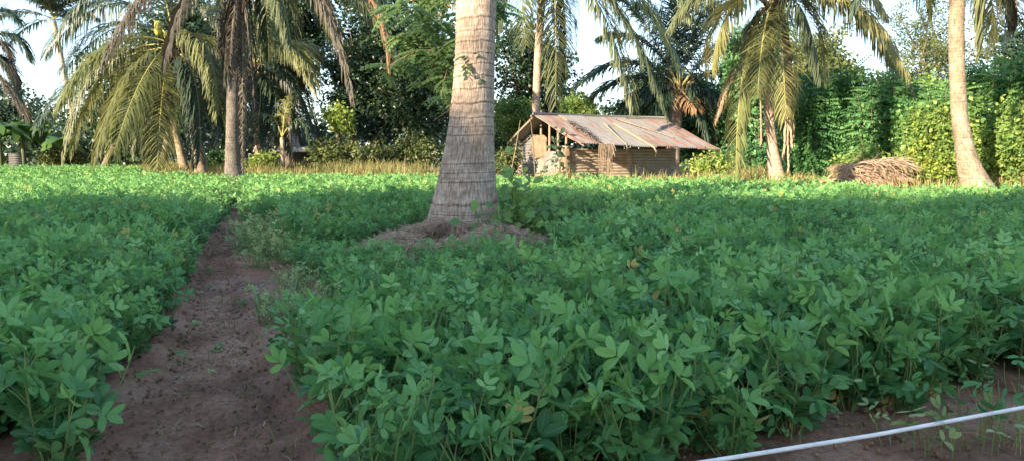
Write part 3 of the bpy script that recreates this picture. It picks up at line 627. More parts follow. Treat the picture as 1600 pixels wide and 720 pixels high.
# --- palm behind the shed
Y = 26.5
t = palm('tall palm behind the shed with huge fronds hanging over its roof', (P(838, 278, Y)[0], Y, .28))
trunk_px(t, [(836, 280, 20), (836, 240, 14), (837, 180, 12.5), (841, 80, 12), (850, -50, 12)], Y, 'trunk', spacing=.12, nth=18, dz=.03, depth=.007)
c0 = P(853, -60, Y); crown_heart(t, c0, .25)
for a, b, c, dy, m in [((858, -60), (872, -40), (868, 165), -1.4, 'palm'), ((858, -62), (960, -60), (1040, 178), -1.2, 'palm'), ((858, -60), (940, -50), (990, 168), -2.4, 'palm'), ((858, -62), (990, -90), (1062, 110), .3, 'palm_shaded'), ((850, -60), (790, -90), (780, 40), -.6, 'palm'), ((850, -60), (800, -70), (822, 70), -1.8, 'palm'), ((850, -60), (760, -110), (690, 20), .3, 'palm'),
                       ((856, -66), (900, -150), (980, -80), .8, 'palm'), ((856, -66), (1010, -140), (1075, 25), -2.0, 'palm_yellow'), ((853, -66), (830, -170), (770, -130), .8, 'palm'), ((856, -60), (890, -30), (884, 120), .9, 'palm_shaded'), ((850, -60), (740, -70), (640, 50), -2.2, 'palm')]:
    pf(t, Y, a, b, c, dy, m, lmax=1.05, hang=.62, nl=90, w=.036, tintr=(.1, .55), vee=.1)
# --- dark low palm right behind the shed
Y = 31.
t = palm('dark low palm with a burst of shaded fronds behind the shed', (P(1050, 275, Y)[0], Y, .28))
trunk_px(t, [(1048, 276, 26), (1052, 230, 22), (1058, 150, 19)], Y, 'trunk', spacing=.13, nth=16, dz=.05, depth=.006)
c0 = P(1062, 140, Y); crown_heart(t, c0, .4, 20)
for a, b, c, dy in [((1060, 138), (990, 60), (900, 135), -.5), ((1060, 138), (980, 90), (895, 180), 0), ((1060, 134), (1000, 10), (960, -10), .2), ((1060, 134), (1050, 20), (1000, 10), -.5), ((1064, 134), (1080, 20), (1110, 10), -.5), ((1064, 136), (1120, 60), (1165, 80), 0), ((1064, 138), (1120, 90), (1170, 150), -.5), ((1064, 140), (1110, 130), (1150, 210), -.6),
                    ((1060, 140), (1010, 120), (960, 190), -.6), ((1062, 136), (1100, 0), (1150, 10), .8), ((1058, 136), (1020, 40), (940, 60), .8), ((1062, 136), (1060, 20), (1065, -40), 0), ((1066, 140), (1090, 120), (1110, 220), -1.0), ((1058, 142), (1030, 140), (1005, 200), -.9), ((1064, 136), (1130, 30), (1190, 60), .5)]:
    pf(t, Y, a, b, c, dy, 'palm_shaded', lmax=1.05, hang=.5, nl=80, w=.045, tintr=(.1, .8))
pf(t, Y, (1064, 142), (1070, 146), (1088, 172), -1.6, 'palm_rust', lmax=.7, hang=.5, nl=30, start=.02, w=.05)
# --- palm right of the shed
Y = 18.5
t = palm('coconut palm right of the shed with a huge frond arching over the bushes', (P(1213, 286, Y)[0], Y, .28))
trunk_px(t, [(1214, 290, 34), (1213, 275, 26), (1208, 240, 18), (1203, 200, 15.5), (1199, 130, 15), (1203, 60, 16), (1212, 5, 17)], Y, 'trunk', spacing=.1, nth=28, dz=.02, depth=.007)
c0 = P(1214, -4, Y); crown_heart(t, c0, .24, 18)
for a, b, c, dy, m in [((1222, -2), (1350, -40), (1422, 138), -1.0, 'palm_yellow'), ((1222, -2), (1340, -30), (1400, 110), .9, 'palm'), ((1205, -2), (1130, -30), (1112, 108), -1.0, 'palm_yellow'), ((1206, 2), (1150, 60), (1150, 275), -.9, 'palm_yellow'), ((1206, 0), (1160, 30), (1166, 200), .4, 'palm'), ((1212, 4), (1222, 30), (1228, 185), -1.4, 'palm_yellow'),
                       ((1206, -4), (1120, -60), (1050, 40), .4, 'palm'), ((1214, -8), (1200, -120), (1130, -60), .3, 'palm'), ((1216, -8), (1250, -120), (1330, -50), .3, 'palm'), ((1218, -4), (1300, -90), (1380, 20), -1, 'palm'), ((1210, 0), (1190, 30), (1184, 150), -1.4, 'palm'), ((1218, 0), (1260, -20), (1282, 120), -1.2, 'palm'), ((1214, -6), (1180, -60), (1090, -20), -1.6, 'palm')]:
    pf(t, Y, a, b, c, dy, m, lmax=.78, hang=.78, nl=84, w=.032, tintr=(.15, .85))
for a, b, c in [((1218, 10), (1232, 90), (1232, 262)), ((1222, 20), (1240, 100), (1224, 240)), ((1216, 15), (1228, 60), (1238, 225))]:
    pf(t, Y, a, b, c, -.3, 'palm_dead', lmax=.4, hang=1.25, nl=56, ragged=.5)
pf(t, Y, (1160, 100), (1140, 110), (1118, 190), -.2, 'palm_dead', lmax=.3, hang=1.2, nl=20, rr=.012)
# --- curved palm on the right
Y = 14.
t = palm('curved pale palm trunk with swollen base at the right end of the crop', (P(1530, 300, Y)[0], Y, .25))
trunk_px(t, [(1534, 308, 60), (1530, 298, 52), (1522, 280, 43), (1513, 258, 34), (1506, 225, 27), (1499, 180, 24), (1495, 110, 22), (1494, 40, 22), (1497, -40, 21), (1506, -120, 20)], Y, 'trunk_pale', spacing=.1, nth=40, dz=.014, depth=.007)
c0 = P(1507, -126, Y); crown_heart(t, c0, .24, 16)
for a, b, c, dy, m in [((1510, -120), (1552, -110), (1534, 78), -.7, 'palm'), ((1510, -120), (1600, -140), (1640, 30), -.3, 'palm'), ((1500, -124), (1420, -150), (1335, 10), .5, 'palm_shaded'), ((1500, -124), (1440, -120), (1450, 15), .6, 'palm'), ((1510, -124), (1590, -100), (1590, 40), .8, 'palm_old'), ((1506, -130), (1540, -220), (1640, -130), 0, 'palm'), ((1506, -130), (1450, -220), (1360, -130), 0, 'palm'),
                       ((1508, -120), (1540, -60), (1560, 60), 1.2, 'palm_yellow')]:
    pf(t, Y, a, b, c, dy, m, lmax=.72, hang=.85, nl=80)
# ------------------------------------------------------------------ broadleaf trees and shrubs
DIA = np.array([[0, 0, 0], [.33, .45, .06], [0, 1, 0], [-.33, .45, .06]]); DF = np.array([[0, 1, 2, 3]]); DU = np.array([[.5, 0], [1, .5], [.5, 1], [0, .5]])
def leaf_cloud(mb, centers, k, r, size, droop=.3, flat=.5):
    n = len(centers) * k; L = np.repeat(centers, k, 0) + rdir(n) * (rs.rand(n, 1) ** .5) * r * np.array([1, 1, .75])
    out = nrm(L - np.repeat(centers, k, 0)); d = nrm(out + rdir(n) * .7 - UP * droop)
    up = nrm(UP * flat + rdir(n) * .8); s = size * rs.uniform(.6, 1.25, n)
    ct = np.repeat(rs.uniform(.1, .8, len(centers)), k)
    mb.scatter(DIA, DF, DU, basis(d, up) * s[:, None, None], L, np.clip(ct + rs.normal(size=n) * .14, 0, 1))
def crown_centers(c, rad3, n, nb=7, shell=.55, stray=.13):
    """cluster centres spread through several uneven lobes of an ellipsoid"""
    c = np.asarray(c); rad3 = np.asarray(rad3)
    lob = c + rdir(nb) * rs.uniform(.3, .72, (nb, 1)) * rad3; lr = rs.uniform(.34, .6, (nb, 1)) * rad3
    lob = np.concatenate([lob, c[None]]); lr = np.concatenate([lr, rad3[None] * .6])
    w = rs.randint(0, nb + 1, n); rr = rs.uniform(shell, 1.08, (n, 1))
    out = rs.rand(n) < stray; rr[out] *= rs.uniform(1.15, 1.6, (out.sum(), 1))
    return lob[w] + rdir(n) * rr * lr[w], lob
def tree(name, label, cat, base, c, rad3, m='dark_leaf', bark='bark', n=420, k=34, cr=.32, size=.13, tr=.16, nb=7, group=None, kind=None, stray=.13, **kw):
    """trunk from base, limbs to the lobes, crown of leaf clusters"""
    base = np.asarray(base, float); c = np.asarray(c, float); t = thing(name, label, cat, base, group)
    cen, lob = crown_centers(c, rad3, n, nb, stray=stray)
    cen = cen[cen[:, 2] > base[2] + .15]
    bk = MB(); fork = base + (c - base) * .45 + np.array([rs.normal() * .1, rs.normal() * .1, 0])
    tube(bk, bez(base - UP * .1, base + (fork - base) * .5 + np.array([rs.normal() * .12, 0, 0]), fork, 10), np.linspace(tr * 1.2, tr * .75, 10), 10); bk.build('trunk', M[bark], t)
    lm = MB()
    for q in lob: tube(lm, bez(fork - UP * .05, (fork + q) / 2 + UP * .2 + rs.normal(size=3) * .15, q, 8), np.linspace(tr * .55, .02, 8), 6)
    for q in cen[::max(1, len(cen) // 60)]:
        j = np.argmin(np.linalg.norm(lob - q, axis=1)); tube(lm, bez(lob[j], (lob[j] + q) / 2 + rs.normal(size=3) * .08, q, 5), np.linspace(.022, .006, 5), 4)
    lm.build('limbs' if False else 'branch', M[bark], t)
    mb = MB(); leaf_cloud(mb, cen, k, cr, size, **kw); mb.build('crown', M[m], t)
    return t
def treep(name, label, cat, px, Y, x0, x1, y0, y1, dep=None, **kw):
    """tree whose crown fills photo box x0..x1, y0..y1 at depth Y"""
    c = P((x0 + x1) / 2, (y0 + y1) / 2, Y); w = (x1 - x0) / 2 * Y / F; h = (y1 - y0) / 2 * Y / F
    b = P(px, 260, Y); b[2] = .26
    return tree(name, label, cat, b, c, (w, dep or min(w, 2.2), h), **kw)
G2 = 'trees standing behind the field'
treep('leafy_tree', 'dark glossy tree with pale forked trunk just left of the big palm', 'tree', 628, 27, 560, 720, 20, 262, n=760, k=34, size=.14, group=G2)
treep('leafy_tree', 'dark tree with a reddish trunk base beside the low white house', 'tree', 545, 28, 496, 640, -10, 245, n=620, k=34, size=.14, bark='bark_red', group=G2)
treep('leafy_tree', 'tall dark tree topping the frame between the grey palm and big trunk', 'tree', 590, 33, 500, 700, -150, 50, n=520, k=30, size=.17, tr=.2, group=G2)
treep('leafy_tree', 'dark tree silhouetted on the sky directly right of the big trunk', 'tree', 790, 33, 762, 905, 30, 170, n=300, k=30, size=.17, group=G2, bark='bark_red')
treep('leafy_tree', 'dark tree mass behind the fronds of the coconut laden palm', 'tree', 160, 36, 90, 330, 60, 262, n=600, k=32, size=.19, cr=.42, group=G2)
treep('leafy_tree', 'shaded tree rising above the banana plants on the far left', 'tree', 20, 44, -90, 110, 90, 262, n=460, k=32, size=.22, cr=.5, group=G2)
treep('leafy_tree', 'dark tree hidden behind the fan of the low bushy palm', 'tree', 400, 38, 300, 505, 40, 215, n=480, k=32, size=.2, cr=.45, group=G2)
treep('leafy_tree', 'olive green tree behind the right hand bushes under the arching frond', 'tree', 1285, 27, 1225, 1365, 30, 200, m='olive_leaf', n=380, k=30, size=.14, group=G2)
treep('leafy_tree', 'very dark tree at the upper right corner against the sky', 'tree', 1575, 29, 1530, 1690, 10, 190, n=360, k=26, size=.17, group=G2)
treep('leafy_tree', 'dark dense tree filling the gap between the shed and right palm', 'tree', 1120, 34, 1040, 1260, 120, 285, m='deep_leaf', n=620, k=32, size=.2, cr=.45, group=G2)
treep('leafy_tree', 'dark tree rising behind the crown of the coconut laden palm', 'tree', 250, 33, 190, 370, -20, 230, n=620, k=32, size=.18, cr=.42, group=G2)
treep('leafy_tree', 'dark tree at the back whose top shows left of the tall grey palm', 'tree', 330, 40, 270, 430, -10, 200, n=420, k=30, size=.22, cr=.5, group=G2)
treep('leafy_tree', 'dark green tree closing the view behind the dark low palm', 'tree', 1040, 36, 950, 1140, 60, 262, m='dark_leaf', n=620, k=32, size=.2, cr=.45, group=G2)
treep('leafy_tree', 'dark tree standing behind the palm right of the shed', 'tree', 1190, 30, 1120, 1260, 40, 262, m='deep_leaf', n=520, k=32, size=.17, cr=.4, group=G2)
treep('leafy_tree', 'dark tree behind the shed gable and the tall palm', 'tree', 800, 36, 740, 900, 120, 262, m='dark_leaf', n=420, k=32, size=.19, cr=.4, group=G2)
treep('leafy_tree', 'dull green tree behind the feathery shrubs and airy acacia', 'tree', 1440, 26, 1370, 1540, 125, 262, m='mid_leaf', n=420, k=32, size=.14, cr=.36, group=G2)
# airy acacia
def acacia():
    Y = 28; b = P(1470, 262, Y); b[2] = .26; t = thing('acacia_tree', 'airy thin-leaved acacia spreading against the sky at the upper right', 'tree', b)
    bk, br, fo = MB(), MB(), MB(); fork = P(1462, 170, Y); tube(bk, bez(b, (b + fork) / 2 + [.15, 0, 0], fork, 8), np.linspace(.16, .11, 8), 8)
    tips = []
    for px, py, dy in [(1400, 20, -1), (1428, 40, 1), (1440, -20, 0), (1405, 90, .5), (1420, 130, -1), (1470, -40, .8), (1500, 30, 1.2), (1520, 80, 0), (1380, 140, 0), (1450, 60, -1.4), (1550, 120, 1)]:
        q = P(px, py, Y + dy); l = bez(fork, (fork + q) / 2 + [rs.normal() * .6, rs.normal() * .4, -.35], q, 12); tube(br, l, np.linspace(.06, .012, 12), 6)
        for j in range(5, 12):
            for _ in range(3):
                e2 = l[j] + nrm(rs.normal(size=3) * [1, 1, .35] + [0, 0, .1]) * rs.uniform(.4, 1.0); tube(br, [l[j], (l[j] + e2) / 2 + UP * .04, e2], [.012, .008, .004], 4)
                for f in (.4, .7, 1): tips.append(l[j] * (1 - f) + e2 * f)
    tips = np.array(tips); leaf_cloud(fo, tips, 34, .34, .075, droop=0, flat=.6)
    bk.build('trunk', M['bark'], t); br.build('branch', M['bark'], t); fo.build('crown', M['olive_leaf'], t)
acacia()
# pinnate shrubs: upright shoots with feathery leaves
def pin_template(nl=8, lw=.2, droop=.5):
    V, Fq, U = [], [], []; 
    for i in range(nl):
        q = (i + 1) / nl
        for s in (-1, 1):
            r = np.array([0, q, -droop * q * q]); d = nrm(np.array([s * 1.0, .45, -.75])); n = nrm(np.array([s * .5, .2, .8])); w = np.cross(d, n)
            ll = lw * (1.15 - .35 * abs(q - .45)); b = len(V)
            for p in (r, r + d * ll * .5 + w * ll * .3, r + d * ll, r + d * ll * .5 - w * ll * .3): V.append(p)
            Fq.append((b, b + 1, b + 2, b + 3)); U += [(.5, 0), (1, .5), (.5, 1), (0, .5)]
    return np.array(V), np.array(Fq), np.array(U)
PT = pin_template()
def pin_leaves(mb, roots, dirs, length, tint):
    n = len(roots); up = nrm(UP + rdir(n) * .9); s = length * rs.uniform(.75, 1.2, n)
    mb.scatter(*PT, basis(nrm(dirs), up) * s[:, None, None], roots, np.clip(tint + rs.normal(size=n) * .12, 0, 1))
def shoot_shrub(name, label, px0, px1, ytop, Y, dep=.9, m='mid_leaf', ns=46, ll=.34, group=None, zlo=.25, cat='shrub'):
    a = P(px0, 270, Y); b = P(px1, 270, Y); cx = (a[0] + b[0]) / 2; hw = (b[0] - a[0]) / 2; H = P(0, ytop, Y)[2] - .28
    t = thing(name, label, cat, (cx, Y, .28), group); st, fo = MB(), MB(); R, D, T = [], [], []
    for k in range(ns):
        u = rs.uniform(-1, 1); v = rs.uniform(-1, 1); x0 = cx + u * hw * .7; y0 = Y + v * dep * .7
        h = H * (1 - .35 * u * u) * rs.uniform(.72, 1.05); top = np.array([cx + u * hw * 1.0 + rs.normal() * .1, Y + v * dep * 1.05, .28 + h]); p0 = np.array([x0, y0, .2])
        l = bez(p0, (p0 + top) / 2 + np.array([-u * .1, 0, .1]), top, 14); tube(st, l, np.linspace(.02, .006, 14), 4, caps=False)
        nlv = int(h * 17); tt = rs.uniform(.35, .8)
        for q in range(nlv):
            f = zlo + (1 - zlo) * q / nlv; i = f * 13; j = min(int(i), 12); p = l[j] * (1 - i + j) + l[j + 1] * (i - j); az = q * 2.4 + k
            R.append(p); D.append((math.cos(az), math.sin(az), .45 - 1.0 * (1 - f) + .3 * rs.rand())); T.append(tt)
    pin_leaves(fo, np.array(R), np.array(D), ll, np.array(T)); R_ = np.array(R)[::3]; leaf_cloud(fo, R_, 10, .3, .12, droop=.6)
    st.build('stem', M['bark'], t); fo.build('foliage', M[m], t); return t
treep('leafy_tree', 'dark tree at the back between the grey palm and reddish trunk tree', 'tree', 450, 34, 405, 530, -40, 120, n=420, k=30, size=.17, cr=.4, group=G2)
G3 = 'tall feathery shrubs along the right edge of the field'
shoot_shrub('feathery_shrub', 'deep green feathery shrub directly right of the palm with the arching frond', 1222, 1345, 108, 19.5, 1.2, 'deep_leaf', 60, .40, G3)
shoot_shrub('feathery_shrub', 'dark green feathery shrub behind the brown heap of dead fronds', 1310, 1425, 118, 18.6, 1.1, 'deep_leaf', 54, .38, G3)
shoot_shrub('feathery_shrub', 'brighter feathery shrub between the frond heap and curved pale trunk', 1400, 1505, 138, 17.4, 1.0, 'mid_leaf', 52, .34, G3)
shoot_shrub('feathery_shrub', 'tall green feathery shrub directly behind the curved pale trunk', 1475, 1590, 96, 18.0, 1.1, 'mid_leaf', 60, .36, G3)
shoot_shrub('feathery_shrub', 'tall green feathery shrub cut by the right border', 1560, 1680, 88, 17.0, 1.1, 'mid_leaf', 56, .34, G3)
def bushp(label, x0, x1, y0, y1, Y, m='lime_leaf', n=200, k=26, size=.09, cr=.17, dep=.7, name='leafy_bush', cat='bush', group='rounded bushes at the edge of the field', **kw):
    return treep(name, label, cat, (x0 + x1) / 2, Y, x0, x1, y0, y1, dep=dep, m=m, n=n, k=k, size=size, cr=cr, tr=.035, nb=13, group=group, **kw)
bushp('lime yellow vine-covered bush right of the curved pale trunk', 1528, 1670, 140, 300, 15.8, n=520, dep=.9)
bushp('yellow green vine tangle between the frond heap and curved trunk', 1392, 1530, 175, 300, 16.6, n=420)
bushp('small yellow green bush behind the heap of dead fronds', 1310, 1395, 232, 296, 17.2, n=90)
bushp('low vine bush against the right end wall of the shed', 1060, 1150, 232, 292, 21.5, m='lime_leaf', n=110, size=.10)
bushp('dark bush in the shade left of the right hand palm trunk', 1130, 1205, 215, 292, 21.5, m='deep_leaf', n=150, size=.11)
bushp('shadowy bush between the palm right of the shed and the frond heap', 1215, 1312, 220, 292, 19.2, m='deep_leaf', n=150, size=.10)
bushp('sunlit yellow green bush behind the left gable of the shed', 768, 850, 146, 232, 30, m='lime_leaf', n=200, size=.13, cr=.3, dep=1)
bushp('sunlit yellow green treetop between the shed ridge and palm fronds', 868, 945, 152, 215, 31, m='lime_leaf', n=160, size=.13, cr=.3, dep=1)
bushp('bright green bush showing above the middle of the shed ridge', 958, 1040, 158, 215, 33, m='mid_leaf', n=140, size=.14, cr=.3, dep=1)
bushp('yellow green leaf patch, sunlight put into its colour, between two dark trees', 508, 556, 158, 214, 25.8, m='lime_leaf', n=60, size=.13, cr=.22, dep=.5)  # lime bush added to paint in a sunlit patch of leaves
bushp('olive undergrowth bush below the two dark trees', 478, 560, 210, 275, 25, m='olive_leaf', n=130, size=.11, cr=.26)
bushp('olive undergrowth bush directly left of the big trunk', 600, 700, 212, 276, 25, m='olive_leaf', n=150, size=.11, cr=.26)
bushp('olive bush below the reddish trunk base', 545, 612, 225, 276, 24.5, m='olive_leaf', n=90, size=.11, cr=.26)
bushp('lime leaved bush at the foot of the tall grey palm', 392, 432, 236, 276, 24, m='lime_leaf', n=60, size=.12, cr=.22, dep=.5)
bushp('bushy clump growing between the pale trunks and grey palm', 322, 352, 236, 270, 26, m='mid_leaf', n=50, size=.12, cr=.22, dep=.5)
bushp('dark rounded bush under the left tips of the drooping fronds', 60, 140, 224, 264, 38, m='olive_leaf', n=130, size=.14, cr=.32, dep=1)
bushp('dark hedge-like bush left of the leaning palm trunks', 135, 262, 216, 266, 38, m='dark_leaf', n=220, size=.16, cr=.35, dep=1)
bushp('olive bush in front of the big trunk side of the shed', 776, 815, 222, 284, 24.5, m='olive_leaf', n=70, size=.11, cr=.22, dep=.5)
scene_bush = True
# banana plants
def banana(label, px, Y, H, nl=11):
    b = P(px, 262, Y); b[2] = .27; t = thing('banana_plant', label, 'banana plant', b, 'banana plants at the far left of the field'); st = MB()
    tube(st, bez(b, b + UP * H * .3, b + UP * H * .55, 8), np.linspace(.12, .07, 8), 10, tint=.4); st.build('trunk', M['banana_stem'], t)
    for k in range(nl):
        az = k * 2.4 + px; el = rs.uniform(.8, 1.45); L_ = H * rs.uniform(.5, .72); o = np.array([math.cos(az), math.sin(az), 0]); p0 = b + UP * H * rs.uniform(.3, .5)
        pts = bez(p0, p0 + (o * math.cos(el) + UP * math.sin(el)) * L_ * .7, p0 + o * L_ * .75 + UP * (rs.uniform(-.15, .75)) * L_, 14)
        T = nrm(np.gradient(pts, axis=0)); S = nrm(np.cross(T, UP)); S = nrm(S * .75 + np.cross(S, T) * rs.uniform(-.8, .8)); w = .30 * np.interp(np.linspace(0, 1, 14), [0, .15, .25, .6, .9, 1], [.06, .08, .7, 1, .6, .05])[:, None]
        V = np.stack([pts - S * w - UP * w * .35 * rs.rand(), pts, pts + S * w - UP * w * .35 * rs.rand()], 1); i = np.arange(13)[:, None] * 3; j = np.arange(2)[None]
        mb = MB(); mb.add(V.reshape(-1, 3), np.stack([i + j, i + j + 1, i + j + 4, i + j + 3], -1), None, .95 if k == 3 else rs.uniform(.1, .75)); mb.build('leaf', M['banana'], t)
for lb, px, Y, H in [('banana plant cut by the left border', 2, 36, 2.9), ('banana plant with a yellowing leaf beside the corrugated sheet', 38, 37, 3.0), ('banana plant third in from the left border', 72, 38, 2.8), ('banana plant nearest the tips of the drooping fronds', 100, 37, 2.2)]: banana(lb, px, Y, H)
# far-off wood behind everything
mb = MB(); n = 900; xs = rs.uniform(-75, 75, n); yy = 62 + rs.uniform(-4, 10, n); zt = (3.2 + 2.4 * fbm(xs * .12, xs * 0, 3, 5)) * rs.rand(n) ** .7
leaf_cloud(mb, np.stack([xs, yy, zt + .3], -1), 30, 1.1, .5); tag(mb.build('far_woods', M['dark_leaf']), 'far-off dark wood closing the view behind the trees', 'woods', kind='stuff')
mb = MB(); n = 700; xs = rs.uniform(-26, 26, n); yy = 40 + rs.uniform(-2, 4, n); zt = (1.2 + 1.6 * fbm(xs * .3, xs * 0, 3, 15)) * rs.rand(n) ** .7
leaf_cloud(mb, np.stack([xs, yy, zt + .3], -1), 30, .6, .28); tag(mb.build('undergrowth', M['dark_leaf']), 'dark undergrowth between the palms and the far wood', 'undergrowth', kind='stuff')
# trees behind the viewpoint that shade the near crop
src = tree('leafy_tree', 'broad leafy tree in the row behind the viewpoint', 'tree', (-58, -30, 0), (-58, -30, 10.4), (6.0, 4.5, 7.0), m='dark_leaf', n=1100, k=30, cr=1.1, size=.6, tr=.5, nb=20, stray=0, group='row of trees behind the viewpoint')
def copy_tree(o):
    c = o.copy(); COL.objects.link(c)
    for ch in list(o.children):
        d = ch.copy(); COL.objects.link(d); d.parent = c
        for g in ch.children: e_ = g.copy(); COL.objects.link(e_); e_.parent = d
    return c
for k, xx in enumerate([-52, -46, -41, -36, -31, -26, -21, -15, -9]):
    c = copy_tree(src); c.location = (xx, -30 + rs.uniform(-1.5, 1.5), 0); c.rotation_euler = (0, 0, rs.uniform(0, 6.28)); s = {-36: 1.09, -26: 1.06}.get(xx, 1.03); c.scale = (s, s, s)
# ------------------------------------------------------------------ shed
U = np.array([.874, .486, 0]); NN = np.array([.486, -.874, 0])   # ridge direction, direction towards the front eave
def shed():
    A = P(835, 180, 24.0); B = P(910, 226, 22.4); C = P(1037, 187, 26.4); D = P(1125, 234, 24.6)
    W0 = P(889, 260, 22.85); W0[2] = 0; W0 = W0 - NN * .5 + U * .22; W1 = W0 + U * 4.3; G0 = W0 - NN * 2.9
    t = thing('shed', 'low tin shed with rusty roof of corrugated sheets behind the crop', 'shed', ((W0[0] + W1[0]) / 2, (W0[1] + W1[1]) / 2, .28))
    # roof sheets, each its own part
    ns = 6; mats = ['iron_rusty', 'iron', 'iron', 'iron_half', 'iron', 'iron_rusty']
    for k in range(ns):
        f0, f1 = k / ns - .004, (k + 1) / ns + .012
        nu, nv = 60, 14; u = np.linspace(f0, f1, nu); v = np.linspace(-.02, 1 + rs.uniform(-.02, .035), nv)
        Ug, Vg = np.meshgrid(u, v); top = A[None, None] * (1 - Ug[..., None]) + C[None, None] * Ug[..., None]; bot = B[None, None] * (1 - Ug[..., None]) + D[None, None] * Ug[..., None]
        Pn = top * (1 - Vg[..., None]) + bot * Vg[..., None]
        Pn[..., 2] += .016 * np.sin(Ug * 5.2 / .085 * 2 * PI) + .02 * (k % 2) - .06 * np.sin(Vg * PI) * .5 + .02 * np.sin(Vg * 7 + k) + rs.normal() * .012 * Vg
        mb = MB(); i = np.arange(nv - 1)[:, None] * nu; j = np.arange(nu - 1)[None]
        mb.add(Pn.reshape(-1, 3), np.stack([i + j, i + j + 1, i + nu + j + 1, i + nu + j], -1), np.stack([Ug * 5.2, Vg * 2], -1).reshape(-1, 2))
        o = mb.build('roof_sheet', M[mats[k]], t)
        if mats[k] == 'iron_rusty': o['label'] = 'rust red roof sheet'
        so = o.modifiers.new('thick', 'SOLIDIFY'); so.thickness = .006
    # back slope
    mb = MB(); nu, nv = 260, 6; Ug, Vg = np.meshgrid(np.linspace(0, 1, nu), np.linspace(-.03, 1, nv))
    Pn = (A * (1 - Ug[..., None]) + C * Ug[..., None]) + (-NN * 1.7 + UP * -.8)[None, None] * Vg[..., None]; Pn[..., 2] += .016 * np.sin(Ug * 5.2 / .085 * 2 * PI) + .035
    i = np.arange(nv - 1)[:, None] * nu; j = np.arange(nu - 1)[None]; mb.add(Pn.reshape(-1, 3), np.stack([i + j, i + j + 1, i + nu + j + 1, i + nu + j], -1), np.stack([Ug * 5.2, Vg * 2], -1).reshape(-1, 2))
    o = mb.build('back_roof', M['iron'], t); so = o.modifiers.new('thick', 'SOLIDIFY'); so.thickness = .006
    mb = MB(); tube(mb, [A + U * -.05 + UP * .045, (A + C) / 2 + UP * .03, C + UP * .05], .045, 8); mb.build('ridge_cap', M['iron'], t)
    # walls: ribs run sideways
    def wall(p, q, z0, z1, m, name, label=None, tilt=0):
        n = int((z1 - z0) / .012); z = np.linspace(z0, z1, n); f = np.linspace(0, 1, 16); Z, Fg = np.meshgrid(z, f, indexing='ij')
        d = nrm((q - p)[None])[0]; nv = np.array([d[1], -d[0], 0]); Pn = p + (q - p) * Fg[..., None]; Pn = Pn * [1, 1, 0] + UP * (Z + tilt * Fg)[..., None] + nv * (.015 * np.sin(Z / .092 * 2 * PI) + .012 * np.sin(Fg * 9))[..., None]
        mb = MB(); L_ = np.linalg.norm(q - p); grid_ = np.stack([Fg * L_ * .35, Z * 2.2], -1).reshape(-1, 2)
        i = np.arange(n - 1)[:, None] * 16; j = np.arange(15)[None]; mb.add(Pn.reshape(-1, 3), np.stack([i + j, i + j + 1, i + 17 + j, i + 16 + j], -1), grid_)
        o = mb.build(name, M[m], t); so = o.modifiers.new('thick', 'SOLIDIFY'); so.thickness = .008
        if label: o['label'] = label
        return o
    zt = P(889, 236, 22.85)[2]
    wall(W0 + U * .12, W0 + U * 2.5, .2, zt, 'iron_wall', 'wall_sheet', 'dusty beige corrugated wall sheet')
    wall(W0 + U * 2.46 - NN * .02, W1, .2, zt + .04, 'iron_wall_dark', 'wall_sheet', 'dull grey corrugated wall sheet')
    wall(G0, W0 - NN * 1.0, .2, zt - .02, 'iron_wall_dark', 'wall_sheet', 'pale grey gable wall sheet', .02); wall(G0 - U * .03 - NN * .0, W0 - NN * 1.75 - U * .03, zt - .3, zt + .5, 'iron', 'wall_sheet', 'patched upper gable sheet', .03)
    wall(W1 - NN * 2.9, W1, .2, zt, 'iron_wall_dark', 'wall_sheet')
    wall(G0, G0 + U * 4.3, .2, zt, 'iron_wall_dark', 'wall_sheet')
    # mud, white board, column
    def lump(c, ax, ay, az, m, name, seed=0, amp=.06):
        mb = MB(); n, k = 15, 20; th = np.linspace(0, PI, n); ph = np.linspace(0, 2 * PI, k, endpoint=False); TH, PH = np.meshgrid(th, ph, indexing='ij')
        sx, sy, sz = np.sin(TH) * np.cos(PH), np.sin(TH) * np.sin(PH), np.cos(TH)
        sq = lambda q: np.sign(q) * np.abs(q) ** .6
        r = 1 + amp * (fbm(PH * 2 + seed, TH * 3, 3, seed) - .5) * 4
        Pn = c + (sq(sx) * r)[..., None] * ax + (sq(sy) * r)[..., None] * ay + (sq(sz) * r)[..., None] * az
        i = np.arange(n - 1)[:, None] * k; j = np.arange(k)[None]; j2 = (j + 1) % k; mb.add(Pn.reshape(-1, 3), np.stack([i + j, i + k + j, i + k + j2, i + j2], -1)); return mb.build(name, M[m], t)
    lump(W0 + UP * .72 - NN * .02, U * .13, NN * .14, UP * .47, 'mud', 'mud_pillar', 3)
    lump(W0 - NN * 1.55 + UP * 1.22, -NN * .48, U * .08, UP * .36, 'mud', 'mud_patch', 5, .1)
    lump(W0 - NN * .78 + UP * .68 - U * .03, -NN * .46, U * .05, UP * .40, 'plaster', 'wall_board', 9)
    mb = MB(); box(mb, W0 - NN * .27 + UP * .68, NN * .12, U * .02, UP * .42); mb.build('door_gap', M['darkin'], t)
    # poles
    def pole(p, q, r=.03, m='wood', name='pole'):
        mb = MB(); l = bez(p, (np.asarray(p) + q) / 2 + rs.normal(size=3) * .02, q, 8); tube(mb, l, np.linspace(r, r * .8, 8), 8); return mb.build(name, M[m], t)
    def roofz(p):  # height of the front slope over a ground point
        d = np.dot((p - A) * [1, 1, 0], NN); L_ = np.dot((B - A) * [1, 1, 0], NN); return A[2] + (B[2] - A[2]) * d / L_ - .03
    for s in (-.02, .45, .95, 1.45): p = W0 - NN * s; pole(np.array([p[0], p[1], .2]), np.array([p[0], p[1], roofz(p)]), .045, name='post')
    p = W0 - NN * 2.9; pole(p * [1, 1, 0] + UP * .2, p * [1, 1, 0] + UP * (A[2] - .75), .045, name='post')
